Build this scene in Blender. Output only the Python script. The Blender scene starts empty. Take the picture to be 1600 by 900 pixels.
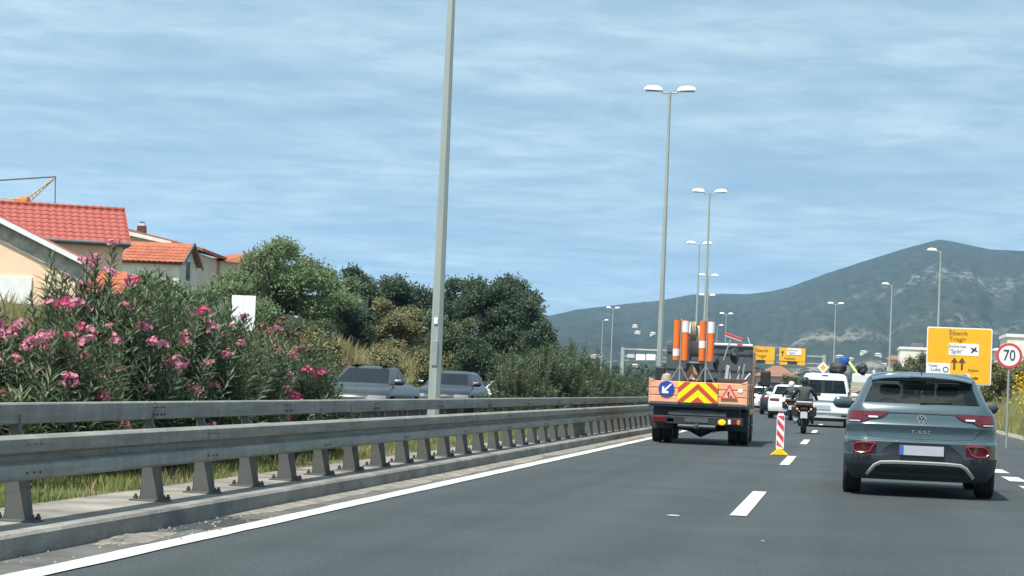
import bpy, bmesh, math, random
from mathutils import Vector, Matrix, Euler
from math import sin, cos, pi, radians, sqrt, atan2, tan
R = radians
scene = bpy.context.scene
col = scene.collection

# ------------------------------------------------------------------ camera
FPX = 3350.0                       # focal length in pixels of a 1600 px wide frame
CAM_H = 1.2
YAW, PITCH, ROLL = R(9.006), R(2.475), 0.042
cam_data = bpy.data.cameras.new('camera')
cam = bpy.data.objects.new('camera', cam_data)
col.objects.link(cam)
cam_data.sensor_width = 36.0
cam_data.lens = 36.0 * FPX / 1600.0
cam_data.clip_start = 0.1
cam_data.clip_end = 30000
CAM_ROT = Matrix.Rotation(YAW, 3, 'Z') @ Matrix.Rotation(pi/2 + PITCH, 3, 'X') @ Matrix.Rotation(ROLL, 3, 'Z')
cam.rotation_euler = CAM_ROT.to_euler()
cam.location = (0, 0, CAM_H)
scene.camera = cam

# ------------------------------------------------------------------ sky and sun
SUN_EL = R(65)
SUN_DIR = Vector((-0.50*cos(SUN_EL), -0.866*cos(SUN_EL), sin(SUN_EL)))     # towards the sun: behind the camera, a little left
world = bpy.data.worlds.new('World')
scene.world = world
world.use_nodes = True
wn, wl = world.node_tree.nodes, world.node_tree.links
wn.clear()
w_out = wn.new('ShaderNodeOutputWorld')
w_bg = wn.new('ShaderNodeBackground')
w_bg.inputs['Strength'].default_value = 0.105
sky = wn.new('ShaderNodeTexSky')
sky.sky_type = 'NISHITA'
sky.sun_disc = False
sky.sun_elevation = SUN_EL
sky.sun_rotation = atan2(SUN_DIR.x, SUN_DIR.y)
sky.altitude = 0
sky.air_density = 1.0
sky.dust_density = 0.6
sky.ozone_density = 1.2
# a thin layer of rippled cloud: noise on a flat sheet overhead, met by the view direction
tc = wn.new('ShaderNodeTexCoord')
sep = wn.new('ShaderNodeSeparateXYZ')
wl.new(tc.outputs['Generated'], sep.inputs[0])
def wmath(op, a, b=None, clamp=False):
    n = wn.new('ShaderNodeMath'); n.operation = op; n.use_clamp = clamp
    for i, v in enumerate((a, b)):
        if v is None: continue
        if isinstance(v, (int, float)): n.inputs[i].default_value = v
        else: wl.new(v, n.inputs[i])
    return n.outputs[0]
skyv = wn.new('ShaderNodeVectorMath'); skyv.operation = 'MULTIPLY_ADD'      # the veil of cloud evens out the pale band above the horizon
skyv.inputs[1].default_value = (1, 1, 0.75); skyv.inputs[2].default_value = (0, 0, 0.42)
wl.new(tc.outputs['Generated'], skyv.inputs[0])
nrm = wn.new('ShaderNodeVectorMath'); nrm.operation = 'NORMALIZE'; wl.new(skyv.outputs[0], nrm.inputs[0])
wl.new(nrm.outputs[0], sky.inputs['Vector'])
zc = wmath('MAXIMUM', wmath('ADD', sep.outputs['Z'], 0.035), 0.03)
px_ = wmath('DIVIDE', sep.outputs['X'], zc)
py_ = wmath('DIVIDE', sep.outputs['Y'], zc)
comb = wn.new('ShaderNodeCombineXYZ')
wl.new(px_, comb.inputs[0]); wl.new(py_, comb.inputs[1])
def wnoise(scale, detail, rough, dist=0.0, src=None):
    n = wn.new('ShaderNodeTexNoise'); n.inputs['Scale'].default_value = scale
    n.inputs['Detail'].default_value = detail; n.inputs['Roughness'].default_value = rough
    n.inputs['Distortion'].default_value = dist
    wl.new(src or comb.outputs[0], n.inputs['Vector'])
    return n.outputs['Fac']
mp = wn.new('ShaderNodeMapping'); mp.inputs['Rotation'].default_value = (0, 0, R(12)); mp.inputs['Scale'].default_value = (0.95, 0.85, 1)
wl.new(comb.outputs[0], mp.inputs['Vector'])
n_rip = wnoise(3.8, 7.0, 0.62, 0.3, mp.outputs[0])
n_big = wnoise(0.75, 4.0, 0.55, 0.3)
rip = wmath('MULTIPLY', wmath('SUBTRACT', n_rip, 0.37), 3.0, True)
big = wmath('MULTIPLY', wmath('SUBTRACT', n_big, 0.30), 2.4, True)
cl = wmath('MULTIPLY', rip, wmath('ADD', wmath('MULTIPLY', big, 0.75), 0.25))
cl = wmath('ADD', wmath('MULTIPLY', cl, 0.40), wmath('ADD', wmath('MULTIPLY', big, 0.20), 0.20), True)
cmix = wn.new('ShaderNodeMix'); cmix.data_type = 'RGBA'
wl.new(cl, cmix.inputs['Factor'])
CLOUD = (4.5, 5.55, 5.85, 1)
cmix.inputs[7].default_value = CLOUD
tint = wn.new('ShaderNodeMix'); tint.data_type = 'RGBA'; tint.blend_type = 'MULTIPLY'; tint.inputs['Factor'].default_value = 1.0
tint.inputs[7].default_value = (0.88, 1.04, 0.90, 1)
wl.new(sky.outputs['Color'], tint.inputs[6]); wl.new(tint.outputs[2], cmix.inputs[6])
wl.new(cmix.outputs[2], w_bg.inputs['Color'])
wl.new(w_bg.outputs[0], w_out.inputs['Surface'])

sun_data = bpy.data.lights.new('sun', 'SUN')
sun_data.energy = 3.9
sun_data.angle = R(0.7)
sun_data.color = (1.0, 0.955, 0.88)
sun = bpy.data.objects.new('sun', sun_data)
col.objects.link(sun)
sun.rotation_euler = SUN_DIR.to_track_quat('Z', 'Y').to_euler()
sun.location = SUN_DIR * 100

scene.render.engine = 'CYCLES'
scene.view_settings.view_transform = 'Standard'
scene.view_settings.look = 'None'
scene.view_settings.gamma = 1.0
scene.view_settings.exposure = 0.88
scene.cycles.use_denoising = True
scene.cycles.max_bounces = 6
scene.cycles.transparent_max_bounces = 12
scene.cycles.sample_clamp_indirect = 4.0
scene.cycles.volume_bounces = 0

# ------------------------------------------------------------------ helpers
def ray(px, py):
    d = CAM_ROT @ Vector((px - 800.0, 450.0 - py, -FPX))
    return d
def at(px, py, Y):
    """point in the place at distance Y up the road that is seen at pixel px,py of the 1600x900 photograph"""
    d = ray(px, py)
    return Vector((0, 0, CAM_H)) + d * (Y / d.y)

_PTS = [(-200, 0), (0, 0), (85, 0), (117, -0.8), (159, -3.6), (203, -6.7), (248, -9.2), (301, -10.9), (360, -11.6), (460, -9.0), (700, 10)]
def off(y):
    """sideways shift of the whole road at distance y: straight at first, then a gentle bend to the left"""
    if y <= 85: return 0.0
    for i in range(2, len(_PTS)-1):
        (y0, v0), (y1, v1) = _PTS[i], _PTS[i+1]
        if y <= y1 or i == len(_PTS)-2:
            t = (y-y0)/(y1-y0)
            m0 = (v1-_PTS[i-1][1])/(y1-_PTS[i-1][0]) if i > 2 else 0.0
            nx = _PTS[min(i+2, len(_PTS)-1)]
            m1 = (nx[1]-v0)/(nx[0]-y0) if nx[0] != y1 else (v1-v0)/(y1-y0)
            h = y1-y0
            if t > 1: return v1 + (y-y1)*m1
            return (2*t**3-3*t*t+1)*v0 + (t**3-2*t*t+t)*h*m0 + (-2*t**3+3*t*t)*v1 + (t**3-t*t)*h*m1
    return 0.0

class MB:
    def __init__(self): self.v = []; self.f = []
    def add(self, verts, faces):
        b = len(self.v)
        self.v.extend([tuple(p) for p in verts]); self.f.extend([tuple(b+i for i in f) for f in faces]); return self
    def box(self, c, s, rz=0.0, rx=0.0, ry=0.0):
        hx, hy, hz = s[0]/2, s[1]/2, s[2]/2
        P = [Vector((x, y, z)) for z in (-hz, hz) for y in (-hy, hy) for x in (-hx, hx)]
        if rz or rx or ry:
            m = Euler((rx, ry, rz)).to_matrix(); P = [m @ p for p in P]
        c = Vector(c)
        return self.add([p + c for p in P], [(0,2,3,1),(4,5,7,6),(0,1,5,4),(2,6,7,3),(0,4,6,2),(1,3,7,5)])
    def span(self, a, b):
        return self.box([(a[i]+b[i])/2 for i in range(3)], [abs(b[i]-a[i]) for i in range(3)])
    def tube(self, pts, r, n=8, caps=True, tw=0.0):
        pts = [Vector(p) for p in pts]
        rs = r if isinstance(r, (list, tuple)) else [r]*len(pts)
        b = len(self.v); prev = None
        for i, p in enumerate(pts):
            t = (pts[min(i+1, len(pts)-1)] - pts[max(i-1, 0)]).normalized()
            if prev is None:
                a = Vector((0,0,1)) if abs(t.z) < 0.9 else Vector((1,0,0))
                u = (a - t*a.dot(t)).normalized()
            else:
                u = (prev - t*prev.dot(t)).normalized()
            prev = u; w = t.cross(u)
            for k in range(n):
                an = 2*pi*k/n + tw
                self.v.append(tuple(p + (u*cos(an) + w*sin(an))*rs[i]))
        for i in range(len(pts)-1):
            for k in range(n):
                k2 = (k+1) % n
                self.f.append((b+i*n+k, b+i*n+k2, b+(i+1)*n+k2, b+(i+1)*n+k))
        if caps:
            self.f.append(tuple(b+k for k in reversed(range(n))))
            self.f.append(tuple(b+(len(pts)-1)*n+k for k in range(n)))
        return self
    def lathe(self, prof, axis='Z', c=(0,0,0), n=24, close=False):
        """prof: (radius, height) pairs turned about an axis through c"""
        b = len(self.v); c = Vector(c); m = len(prof)
        for k in range(n):
            a = 2*pi*k/n
            for r_, h in prof:
                p = Vector((r_*cos(a), r_*sin(a), h))
                if axis == 'X': p = Vector((h, r_*cos(a), r_*sin(a)))
                elif axis == 'Y': p = Vector((r_*sin(a), h, r_*cos(a)))
                self.v.append(tuple(c+p))
        for k in range(n):
            k2 = (k+1) % n
            for i in range(m-1 if not close else m):
                i2 = (i+1) % m
                self.f.append((b+k*m+i, b+k2*m+i, b+k2*m+i2, b+k*m+i2))
        return self
    def prism(self, poly, axis, a, b2):
        """flat polygon (2-D points) extruded along axis from a to b2; axis 'Y': poly is (x,z), 'X': (y,z), 'Z': (x,y)"""
        n = len(poly); b = len(self.v)
        for h in (a, b2):
            for p in poly:
                self.v.append({'Y': (p[0], h, p[1]), 'X': (h, p[0], p[1]), 'Z': (p[0], p[1], h)}[axis])
        self.f.append(tuple(b+i for i in range(n))); self.f.append(tuple(b+n+i for i in reversed(range(n))))
        for i in range(n):
            j = (i+1) % n
            self.f.append((b+j, b+i, b+n+i, b+n+j))
        return self
    def grid(self, rows):
        b = len(self.v); n = len(rows[0])
        for r_ in rows: self.v.extend([tuple(p) for p in r_])
        for i in range(len(rows)-1):
            for k in range(n-1):
                self.f.append((b+i*n+k, b+i*n+k+1, b+(i+1)*n+k+1, b+(i+1)*n+k))
        return self
    def mesh(self, name, smooth=False, fix=True):
        me = bpy.data.meshes.new(name)
        me.from_pydata(self.v, [], self.f)
        if fix:
            bm = bmesh.new(); bm.from_mesh(me)
            bmesh.ops.recalc_face_normals(bm, faces=bm.faces)
            bm.to_mesh(me); bm.free()
        if smooth:
            for p in me.polygons: p.use_smooth = True
            try: me.set_sharp_from_angle(angle=R(38))
            except Exception: pass
        me.update()
        return me
    def build(self, name, mat, parent=None, smooth=False, bevel=0.0, fix=True, loc=None):
        return obj(name, self.mesh(name, smooth, fix), mat, parent, bevel, loc)

def obj(name, me, mat=None, parent=None, bevel=0.0, loc=None):
    o = bpy.data.objects.new(name, me); col.objects.link(o)
    if mat is not None and len(me.materials) == 0: me.materials.append(mat)
    if parent is not None: o.parent = parent
    if loc is not None: o.location = loc
    if bevel:
        m = o.modifiers.new('bevel', 'BEVEL'); m.width = bevel; m.segments = 2; m.limit_method = 'ANGLE'; m.angle_limit = R(40)
    return o
def tag(o, label=None, cat=None, group=None, kind=None):
    if label: o['label'] = label
    if cat: o['category'] = cat
    if group: o['group'] = group
    if kind: o['kind'] = kind
    return o
def thing(name, label, cat, loc=(0,0,0), rz=0.0, group=None):
    o = bpy.data.objects.new(name, None); col.objects.link(o)
    o.empty_display_size = 0.2
    o.location = loc; o.rotation_euler = (0, 0, rz)
    return tag(o, label, cat, group)
def struct(name, mb, mat, smooth=False, parent=None, **k):
    o = mb.build(name, mat, parent, smooth, **k)
    if parent is None: o['kind'] = 'structure'
    return o
def copy_tree(o, parent=None):
    c = o.copy(); col.objects.link(c); c.parent = parent
    for ch in list(o.children): copy_tree(ch, c)
    return c
_txt = {}
def text_mesh(s, size, extrude=0.003):
    key = (s, size)
    if key in _txt: return _txt[key]
    cu = bpy.data.curves.new('lettering', 'FONT'); cu.body = s; cu.size = size; cu.extrude = extrude
    cu.align_x = 'CENTER'; cu.align_y = 'CENTER'; cu.resolution_u = 3
    o = bpy.data.objects.new('lettering_tmp', cu); col.objects.link(o)
    dg = bpy.context.evaluated_depsgraph_get()
    me = bpy.data.meshes.new_from_object(o.evaluated_get(dg))
    bpy.data.objects.remove(o); bpy.data.curves.remove(cu)
    for v in me.vertices: v.co = Vector((v.co.x, -v.co.z, v.co.y))      # stand up, facing -Y
    me.name = 'lettering'; me.materials.clear()
    _txt[key] = me
    return me
def text(s, size, mat, parent, loc, sx=1.0):
    me = text_mesh(s, size).copy()
    o = obj('lettering', me, mat, parent, loc=loc); o.scale = (sx, 1, 1)
    return o

# ------------------------------------------------------------------ materials
M = {}
def mat(name, c, rough=0.6, metal=0.0, var=0.0, vscale=6.0, c2=None, bump=0.0, bscale=40.0, spec=0.5, coat=0.0, emit=None, stretch=None, detail=5.0):
    m = bpy.data.materials.new(name); m.use_nodes = True
    n, l = m.node_tree.nodes, m.node_tree.links
    p = n['Principled BSDF']
    p.inputs['Base Color'].default_value = (*c, 1); p.inputs['Roughness'].default_value = rough
    p.inputs['Metallic'].default_value = metal; p.inputs['Specular IOR Level'].default_value = spec
    p.inputs['Coat Weight'].default_value = coat; p.inputs['Coat Roughness'].default_value = 0.06
    if emit:
        p.inputs['Emission Color'].default_value = (*emit[0], 1); p.inputs['Emission Strength'].default_value = emit[1]
    t = None
    if var or c2 or bump:
        t = n.new('ShaderNodeTexCoord'); src = t.outputs['Object']
        if stretch:
            mpn = n.new('ShaderNodeMapping'); mpn.inputs['Scale'].default_value = stretch; l.new(src, mpn.inputs['Vector']); src = mpn.outputs[0]
    if var or c2:
        nz = n.new('ShaderNodeTexNoise'); nz.inputs['Scale'].default_value = vscale; nz.inputs['Detail'].default_value = detail
        nz.inputs['Roughness'].default_value = 0.62
        l.new(src, nz.inputs['Vector'])
        rp = n.new('ShaderNodeValToRGB')
        a = c2 if c2 else tuple(x*(1-var) for x in c)
        b = c if c2 else tuple(min(1, x*(1+var)) for x in c)
        rp.color_ramp.elements[0].position = 0.33; rp.color_ramp.elements[1].position = 0.67
        rp.color_ramp.elements[0].color = (*a, 1); rp.color_ramp.elements[1].color = (*b, 1)
        l.new(nz.outputs['Fac'], rp.inputs[0]); l.new(rp.outputs[0], p.inputs['Base Color'])
    if bump:
        nb = n.new('ShaderNodeTexNoise'); nb.inputs['Scale'].default_value = bscale; nb.inputs['Detail'].default_value = 6
        l.new(src, nb.inputs['Vector'])
        bp = n.new('ShaderNodeBump'); bp.inputs['Strength'].default_value = bump; bp.inputs['Distance'].default_value = 0.02
        l.new(nb.outputs['Fac'], bp.inputs['Height']); l.new(bp.outputs[0], p.inputs['Normal'])
    M[name] = m
    return m
def leafmat(name, c, c2, vscale=1.5, rough=0.55, trans=0.25):
    m = mat(name, c, rough, c2=c2, vscale=vscale, spec=0.35)
    n, l = m.node_tree.nodes, m.node_tree.links
    p = n['Principled BSDF']; out = n['Material Output']
    tr = n.new('ShaderNodeBsdfTranslucent'); mx = n.new('ShaderNodeMixShader'); mx.inputs[0].default_value = trans
    rp = [x for x in n if x.type == 'VALTORGB'][0]
    l.new(rp.outputs[0], tr.inputs['Color'])
    l.new(p.outputs[0], mx.inputs[1]); l.new(tr.outputs[0], mx.inputs[2]); l.new(mx.outputs[0], out.inputs['Surface'])
    return m
def glassmat(name, tint, see, rough=0.03, base=(0.01, 0.013, 0.016)):
    m = bpy.data.materials.new(name); m.use_nodes = True
    n, l = m.node_tree.nodes, m.node_tree.links
    p = n['Principled BSDF']; out = n['Material Output']
    p.inputs['Base Color'].default_value = (*base, 1); p.inputs['Roughness'].default_value = rough
    tr = n.new('ShaderNodeBsdfTransparent'); tr.inputs['Color'].default_value = (*tint, 1)
    mx = n.new('ShaderNodeMixShader'); mx.inputs[0].default_value = see
    l.new(p.outputs[0], mx.inputs[1]); l.new(tr.outputs[0], mx.inputs[2]); l.new(mx.outputs[0], out.inputs['Surface'])
    M[name] = m
    return m

mat('asphalt', (0.050, 0.061, 0.063), 0.76, c2=(0.039, 0.048, 0.050), vscale=0.5, bump=0.5, bscale=160, spec=0.4)
# fine aggregate and faint tyre tracks along the lanes
def _asphalt():
    m = M['asphalt']; n, l = m.node_tree.nodes, m.node_tree.links
    p = n['Principled BSDF']; rp = [x for x in n if x.type == 'VALTORGB'][0]
    t = [x for x in n if x.type == 'TEX_COORD'][0]
    g = n.new('ShaderNodeTexNoise'); g.inputs['Scale'].default_value = 38; g.inputs['Detail'].default_value = 5
    l.new(t.outputs['Object'], g.inputs['Vector'])
    mx = n.new('ShaderNodeMix'); mx.data_type = 'RGBA'; mx.blend_type = 'MULTIPLY'; mx.inputs['Factor'].default_value = 1.0
    r2 = n.new('ShaderNodeValToRGB'); r2.color_ramp.elements[0].position = 0.3; r2.color_ramp.elements[1].position = 0.7
    r2.color_ramp.elements[0].color = (0.55, 0.55, 0.55, 1); r2.color_ramp.elements[1].color = (1.42, 1.42, 1.42, 1)
    l.new(g.outputs['Fac'], r2.inputs[0])
    st = n.new('ShaderNodeMapping'); st.inputs['Scale'].default_value = (1.1, 0.012, 1)
    l.new(t.outputs['Object'], st.inputs['Vector'])
    g2 = n.new('ShaderNodeTexNoise'); g2.inputs['Scale'].default_value = 1.0; g2.inputs['Detail'].default_value = 3
    l.new(st.outputs[0], g2.inputs['Vector'])
    r3 = n.new('ShaderNodeValToRGB'); r3.color_ramp.elements[0].position = 0.3; r3.color_ramp.elements[1].position = 0.7
    r3.color_ramp.elements[0].color = (0.76, 0.76, 0.77, 1); r3.color_ramp.elements[1].color = (1.16, 1.16, 1.16, 1)
    l.new(g2.outputs['Fac'], r3.inputs[0])
    mx2 = n.new('ShaderNodeMix'); mx2.data_type = 'RGBA'; mx2.blend_type = 'MULTIPLY'; mx2.inputs['Factor'].default_value = 1.0
    l.new(rp.outputs[0], mx.inputs[6]); l.new(r2.outputs[0], mx.inputs[7])
    l.new(mx.outputs[2], mx2.inputs[6]); l.new(r3.outputs[0], mx2.inputs[7])
    l.new(mx2.outputs[2], p.inputs['Base Color'])
_asphalt()
mat('old_asphalt', (0.125, 0.125, 0.115), 0.9, c2=(0.060, 0.063, 0.060), vscale=2.2, bump=0.5, bscale=60)
mat('dust', (0.30, 0.27, 0.22), 0.95, c2=(0.10, 0.10, 0.09), vscale=4.5, bump=0.5, bscale=50)
mat('paint', (0.52, 0.53, 0.51), 0.7, c2=(0.40, 0.41, 0.39), vscale=5, bump=0.2, bscale=120)
mat('kerb_concrete', (0.27, 0.26, 0.235), 0.9, c2=(0.13, 0.128, 0.118), vscale=3.0, bump=0.5, bscale=45, stretch=(1, 0.5, 1))
mat('slab_concrete', (0.30, 0.275, 0.24), 0.92, c2=(0.13, 0.122, 0.105), vscale=1.9, bump=0.5, bscale=40)
mat('galvanised', (0.33, 0.355, 0.35), 0.62, metal=0.25, c2=(0.27, 0.29, 0.288), vscale=2.5, bump=0.05, bscale=30)
mat('rail_steel', (0.275, 0.278, 0.252), 0.66, metal=0.12, c2=(0.17, 0.175, 0.16), vscale=2.4, bump=0.08, bscale=24, stretch=(3, 0.4, 6))
def _streaks():
    m = M['rail_steel']; n, l = m.node_tree.nodes, m.node_tree.links
    p = n['Principled BSDF']; rp = [x for x in n if x.type == 'VALTORGB'][0]; t = [x for x in n if x.type == 'TEX_COORD'][0]
    mp_ = n.new('ShaderNodeMapping'); mp_.inputs['Scale'].default_value = (0.4, 3.2, 0.35); l.new(t.outputs['Object'], mp_.inputs['Vector'])
    nz = n.new('ShaderNodeTexNoise'); nz.inputs['Scale'].default_value = 2.2; nz.inputs['Detail'].default_value = 7; nz.inputs['Roughness'].default_value = 0.7; l.new(mp_.outputs[0], nz.inputs['Vector'])
    r2 = n.new('ShaderNodeValToRGB'); r2.color_ramp.elements[0].position = 0.34; r2.color_ramp.elements[1].position = 0.62
    r2.color_ramp.elements[0].color = (0.80, 0.77, 0.72, 1); r2.color_ramp.elements[1].color = (1.06, 1.06, 1.06, 1); l.new(nz.outputs['Fac'], r2.inputs[0])
    mx = n.new('ShaderNodeMix'); mx.data_type = 'RGBA'; mx.blend_type = 'MULTIPLY'; mx.inputs['Factor'].default_value = 1.0
    l.new(rp.outputs[0], mx.inputs[6]); l.new(r2.outputs[0], mx.inputs[7]); l.new(mx.outputs[2], p.inputs['Base Color'])
_streaks()
mat('headlamp', (0.20, 0.21, 0.22), 0.15, coat=0.5)
mat('post_steel', (0.125, 0.13, 0.12), 0.72, metal=0.1, c2=(0.08, 0.083, 0.078), vscale=3.5, bump=0.1, bscale=30)
mat('pole_steel', (0.37, 0.41, 0.375), 0.6, metal=0.15, c2=(0.30, 0.335, 0.31), vscale=1.2, stretch=(6, 6, 0.5), bump=0.03, bscale=20)
mat('bolt', (0.085, 0.085, 0.08), 0.6, metal=0.5)
mat('soil', (0.13, 0.115, 0.07), 0.95, c2=(0.07, 0.072, 0.04), vscale=1.3, bump=0.6, bscale=20)
mat('ground_green', (0.12, 0.13, 0.06), 0.95, c2=(0.27, 0.225, 0.135), vscale=0.22, bump=0.6, bscale=3, detail=9)
mat('rock', (0.36, 0.32, 0.26), 0.9, c2=(0.20, 0.17, 0.13), vscale=2.2, bump=0.8, bscale=7)
mat('bark', (0.12, 0.09, 0.065), 0.9, c2=(0.06, 0.045, 0.035), vscale=8, bump=0.6, bscale=25)
leafmat('leaf_oleander', (0.120, 0.165, 0.080), (0.055, 0.090, 0.050), 1.6, 0.5, 0.3)
leafmat('leaf_oleander_pale', (0.15, 0.19, 0.10), (0.085, 0.12, 0.065), 3.0)
leafmat('leaf_light', (0.24, 0.31, 0.155), (0.140, 0.195, 0.10), 0.9, 0.55, 0.4)
leafmat('leaf_dark', (0.100, 0.145, 0.080), (0.052, 0.082, 0.052), 0.8, 0.5, 0.38)
leafmat('leaf_mid', (0.165, 0.190, 0.098), (0.095, 0.120, 0.066), 0.9, 0.55, 0.35)
leafmat('leaf_far', (0.052, 0.072, 0.050), (0.03, 0.045, 0.038), 0.12)
leafmat('leaf_olive', (0.27, 0.26, 0.12), (0.16, 0.17, 0.085), 1.2, 0.6, 0.3)
leafmat('leaf_gorse', (0.10, 0.12, 0.05), (0.06, 0.08, 0.04), 2)
leafmat('petal_pink', (0.72, 0.20, 0.33), (0.60, 0.28, 0.36), 3.5, 0.6, 0.3)
leafmat('petal_deep', (0.72, 0.10, 0.24), (0.60, 0.13, 0.24), 3.5, 0.6, 0.3)
leafmat('petal_yellow', (0.80, 0.58, 0.03), (0.70, 0.45, 0.02), 3, 0.6, 0.3)
leafmat('petal_brown', (0.24, 0.13, 0.10), (0.14, 0.09, 0.06), 3, 0.7, 0.2)
leafmat('grass_green', (0.27, 0.32, 0.10), (0.17, 0.21, 0.07), 1.8, 0.7, 0.35)
leafmat('grass_dry', (0.40, 0.33, 0.16), (0.26, 0.23, 0.11), 1.8, 0.8, 0.3)
mat('plaster_peach', (0.86, 0.62, 0.44), 0.9, c2=(0.74, 0.53, 0.37), vscale=0.7, bump=0.2, bscale=20)
mat('plaster_white', (0.78, 0.75, 0.68), 0.9, c2=(0.58, 0.56, 0.50), vscale=0.9, bump=0.2, bscale=20)
mat('plaster_cream', (0.62, 0.56, 0.46), 0.9, c2=(0.54, 0.48, 0.40), vscale=0.6)
mat('plaster_pink', (0.58, 0.42, 0.36), 0.9, c2=(0.5, 0.36, 0.3), vscale=0.6)
mat('stone_grey', (0.42, 0.41, 0.38), 0.95, c2=(0.22, 0.215, 0.20), vscale=3.2, bump=0.8, bscale=9)
mat('eave_dark', (0.10, 0.11, 0.12), 0.7, var=0.2, vscale=3)
mat('white_board', (0.72, 0.72, 0.70), 0.6, var=0.08, vscale=3)
mat('tile_red', (0.36, 0.085, 0.062), 0.75, c2=(0.27, 0.060, 0.046), vscale=2.6, bump=0.15, bscale=12)
mat('tile_orange', (0.40, 0.125, 0.060), 0.8, c2=(0.28, 0.080, 0.042), vscale=2.0, bump=0.2, bscale=12)
mat('tile_far', (0.27, 0.13, 0.085), 0.85, c2=(0.21, 0.10, 0.07), vscale=0.6)
mat('window_dark', (0.028, 0.033, 0.038), 0.2)
mat('shutter', (0.10, 0.075, 0.06), 0.7)
mat('crane_yellow', (0.52, 0.38, 0.20), 0.6, var=0.12, vscale=3)
mat('crane_orange', (0.62, 0.22, 0.05), 0.6, var=0.12, vscale=3)
mat('wire', (0.09, 0.10, 0.11), 0.6)
mat('barrier_green', (0.045, 0.075, 0.055), 0.7, c2=(0.035, 0.058, 0.044), vscale=2)
mat('sign_yellow', (0.83, 0.42, 0.012), 0.55, var=0.06, vscale=2)
mat('sign_white', (0.80, 0.80, 0.80), 0.5, var=0.04, vscale=3)
mat('sign_grey', (0.50, 0.53, 0.55), 0.6, var=0.1, vscale=2)
mat('sign_black', (0.02, 0.02, 0.022), 0.6)
mat('sign_brown', (0.13, 0.055, 0.01), 0.6)
mat('sign_red', (0.60, 0.055, 0.07), 0.5)
mat('sign_blue', (0.02, 0.06, 0.33), 0.5)
mat('chev_red', (0.55, 0.07, 0.03), 0.5)
mat('chev_yellow', (0.90, 0.72, 0.01), 0.5)
mat('lamp_white', (0.78, 0.78, 0.76), 0.35, var=0.05, vscale=3)
mat('lamp_lens', (0.35, 0.37, 0.38), 0.25)
mat('car_blue', (0.056, 0.092, 0.108), 0.22, metal=0.25, coat=0.8, var=0.04, vscale=1.0)
mat('car_grey', (0.030, 0.034, 0.038), 0.35, metal=0.1, coat=0.35)
mat('car_dark', (0.016, 0.020, 0.025), 0.35, metal=0.1, coat=0.35)
mat('car_white', (0.72, 0.73, 0.73), 0.3, coat=0.7, var=0.03, vscale=1.5)
mat('cladding', (0.034, 0.042, 0.047), 0.65, var=0.15, vscale=5)
mat('rubber', (0.018, 0.019, 0.020), 0.85, var=0.2, vscale=9)
mat('rim', (0.30, 0.31, 0.32), 0.35, metal=0.7)
mat('silver', (0.48, 0.49, 0.47), 0.4, metal=0.3)
mat('chrome', (0.75, 0.76, 0.77), 0.15, metal=0.9)
mat('lens_red', (0.11, 0.006, 0.012), 0.12, coat=0.6)
mat('lens_bright', (0.30, 0.022, 0.028), 0.2, emit=((0.9, 0.05, 0.05), 0.04))
mat('lens_dark', (0.075, 0.006, 0.012), 0.12, coat=0.6)
mat('lens_white', (0.78, 0.78, 0.76), 0.15, coat=0.5)
mat('lens_amber', (0.85, 0.42, 0.01), 0.25, emit=((1.0, 0.5, 0.02), 0.4))
mat('plate', (0.42, 0.44, 0.47), 0.5, var=0.05, vscale=8)
mat('plate_blue', (0.05, 0.12, 0.42), 0.5)
glassmat('glass_tint', (0.52, 0.60, 0.62), 0.40)
glassmat('glass_clear', (0.62, 0.68, 0.68), 0.60)
glassmat('glass_dark', (0.25, 0.28, 0.3), 0.25)
mat('interior', (0.022, 0.023, 0.026), 0.8)
mat('truck_orange', (0.86, 0.44, 0.26), 0.6, c2=(0.74, 0.34, 0.19), vscale=3.0, bump=0.1, bscale=20)
mat('truck_rail', (0.20, 0.075, 0.045), 0.7)
mat('truck_black', (0.022, 0.026, 0.030), 0.6, var=0.25, vscale=4)
mat('truck_grey', (0.085, 0.097, 0.108), 0.6, c2=(0.066, 0.076, 0.086), vscale=2)
mat('orange_plastic', (0.82, 0.17, 0.025), 0.5, var=0.08, vscale=4)
mat('grey_drum', (0.50, 0.53, 0.52), 0.6, c2=(0.24, 0.26, 0.26), vscale=7)
mat('rope', (0.46, 0.35, 0.20), 0.9, c2=(0.26, 0.19, 0.11), vscale=18)
mat('brown_board', (0.115, 0.060, 0.045), 0.8, c2=(0.08, 0.045, 0.035), vscale=4)
mat('beige_board', (0.47, 0.40, 0.31), 0.75, c2=(0.38, 0.31, 0.23), vscale=2.5)
mat('blue_plastic', (0.02, 0.10, 0.40), 0.4)
mat('lime', (0.62, 0.75, 0.18), 0.6)
mat('tarp_dark', (0.03, 0.036, 0.042), 0.7, var=0.25, vscale=3)
mat('yellow_foot', (0.80, 0.52, 0.02), 0.6)
mat('jeans', (0.055, 0.085, 0.13), 0.85, var=0.2, vscale=8)
mat('jacket', (0.030, 0.036, 0.034), 0.75, var=0.2, vscale=8)
mat('helmet_black', (0.015, 0.016, 0.018), 0.2, coat=0.7)
mat('helmet_white', (0.75, 0.74, 0.70), 0.3, coat=0.7)
mat('bike_black', (0.02, 0.022, 0.025), 0.35, coat=0.4)
mat('bike_pale', (0.46, 0.45, 0.38), 0.5)
mat('skin', (0.45, 0.28, 0.20), 0.6)

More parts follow.
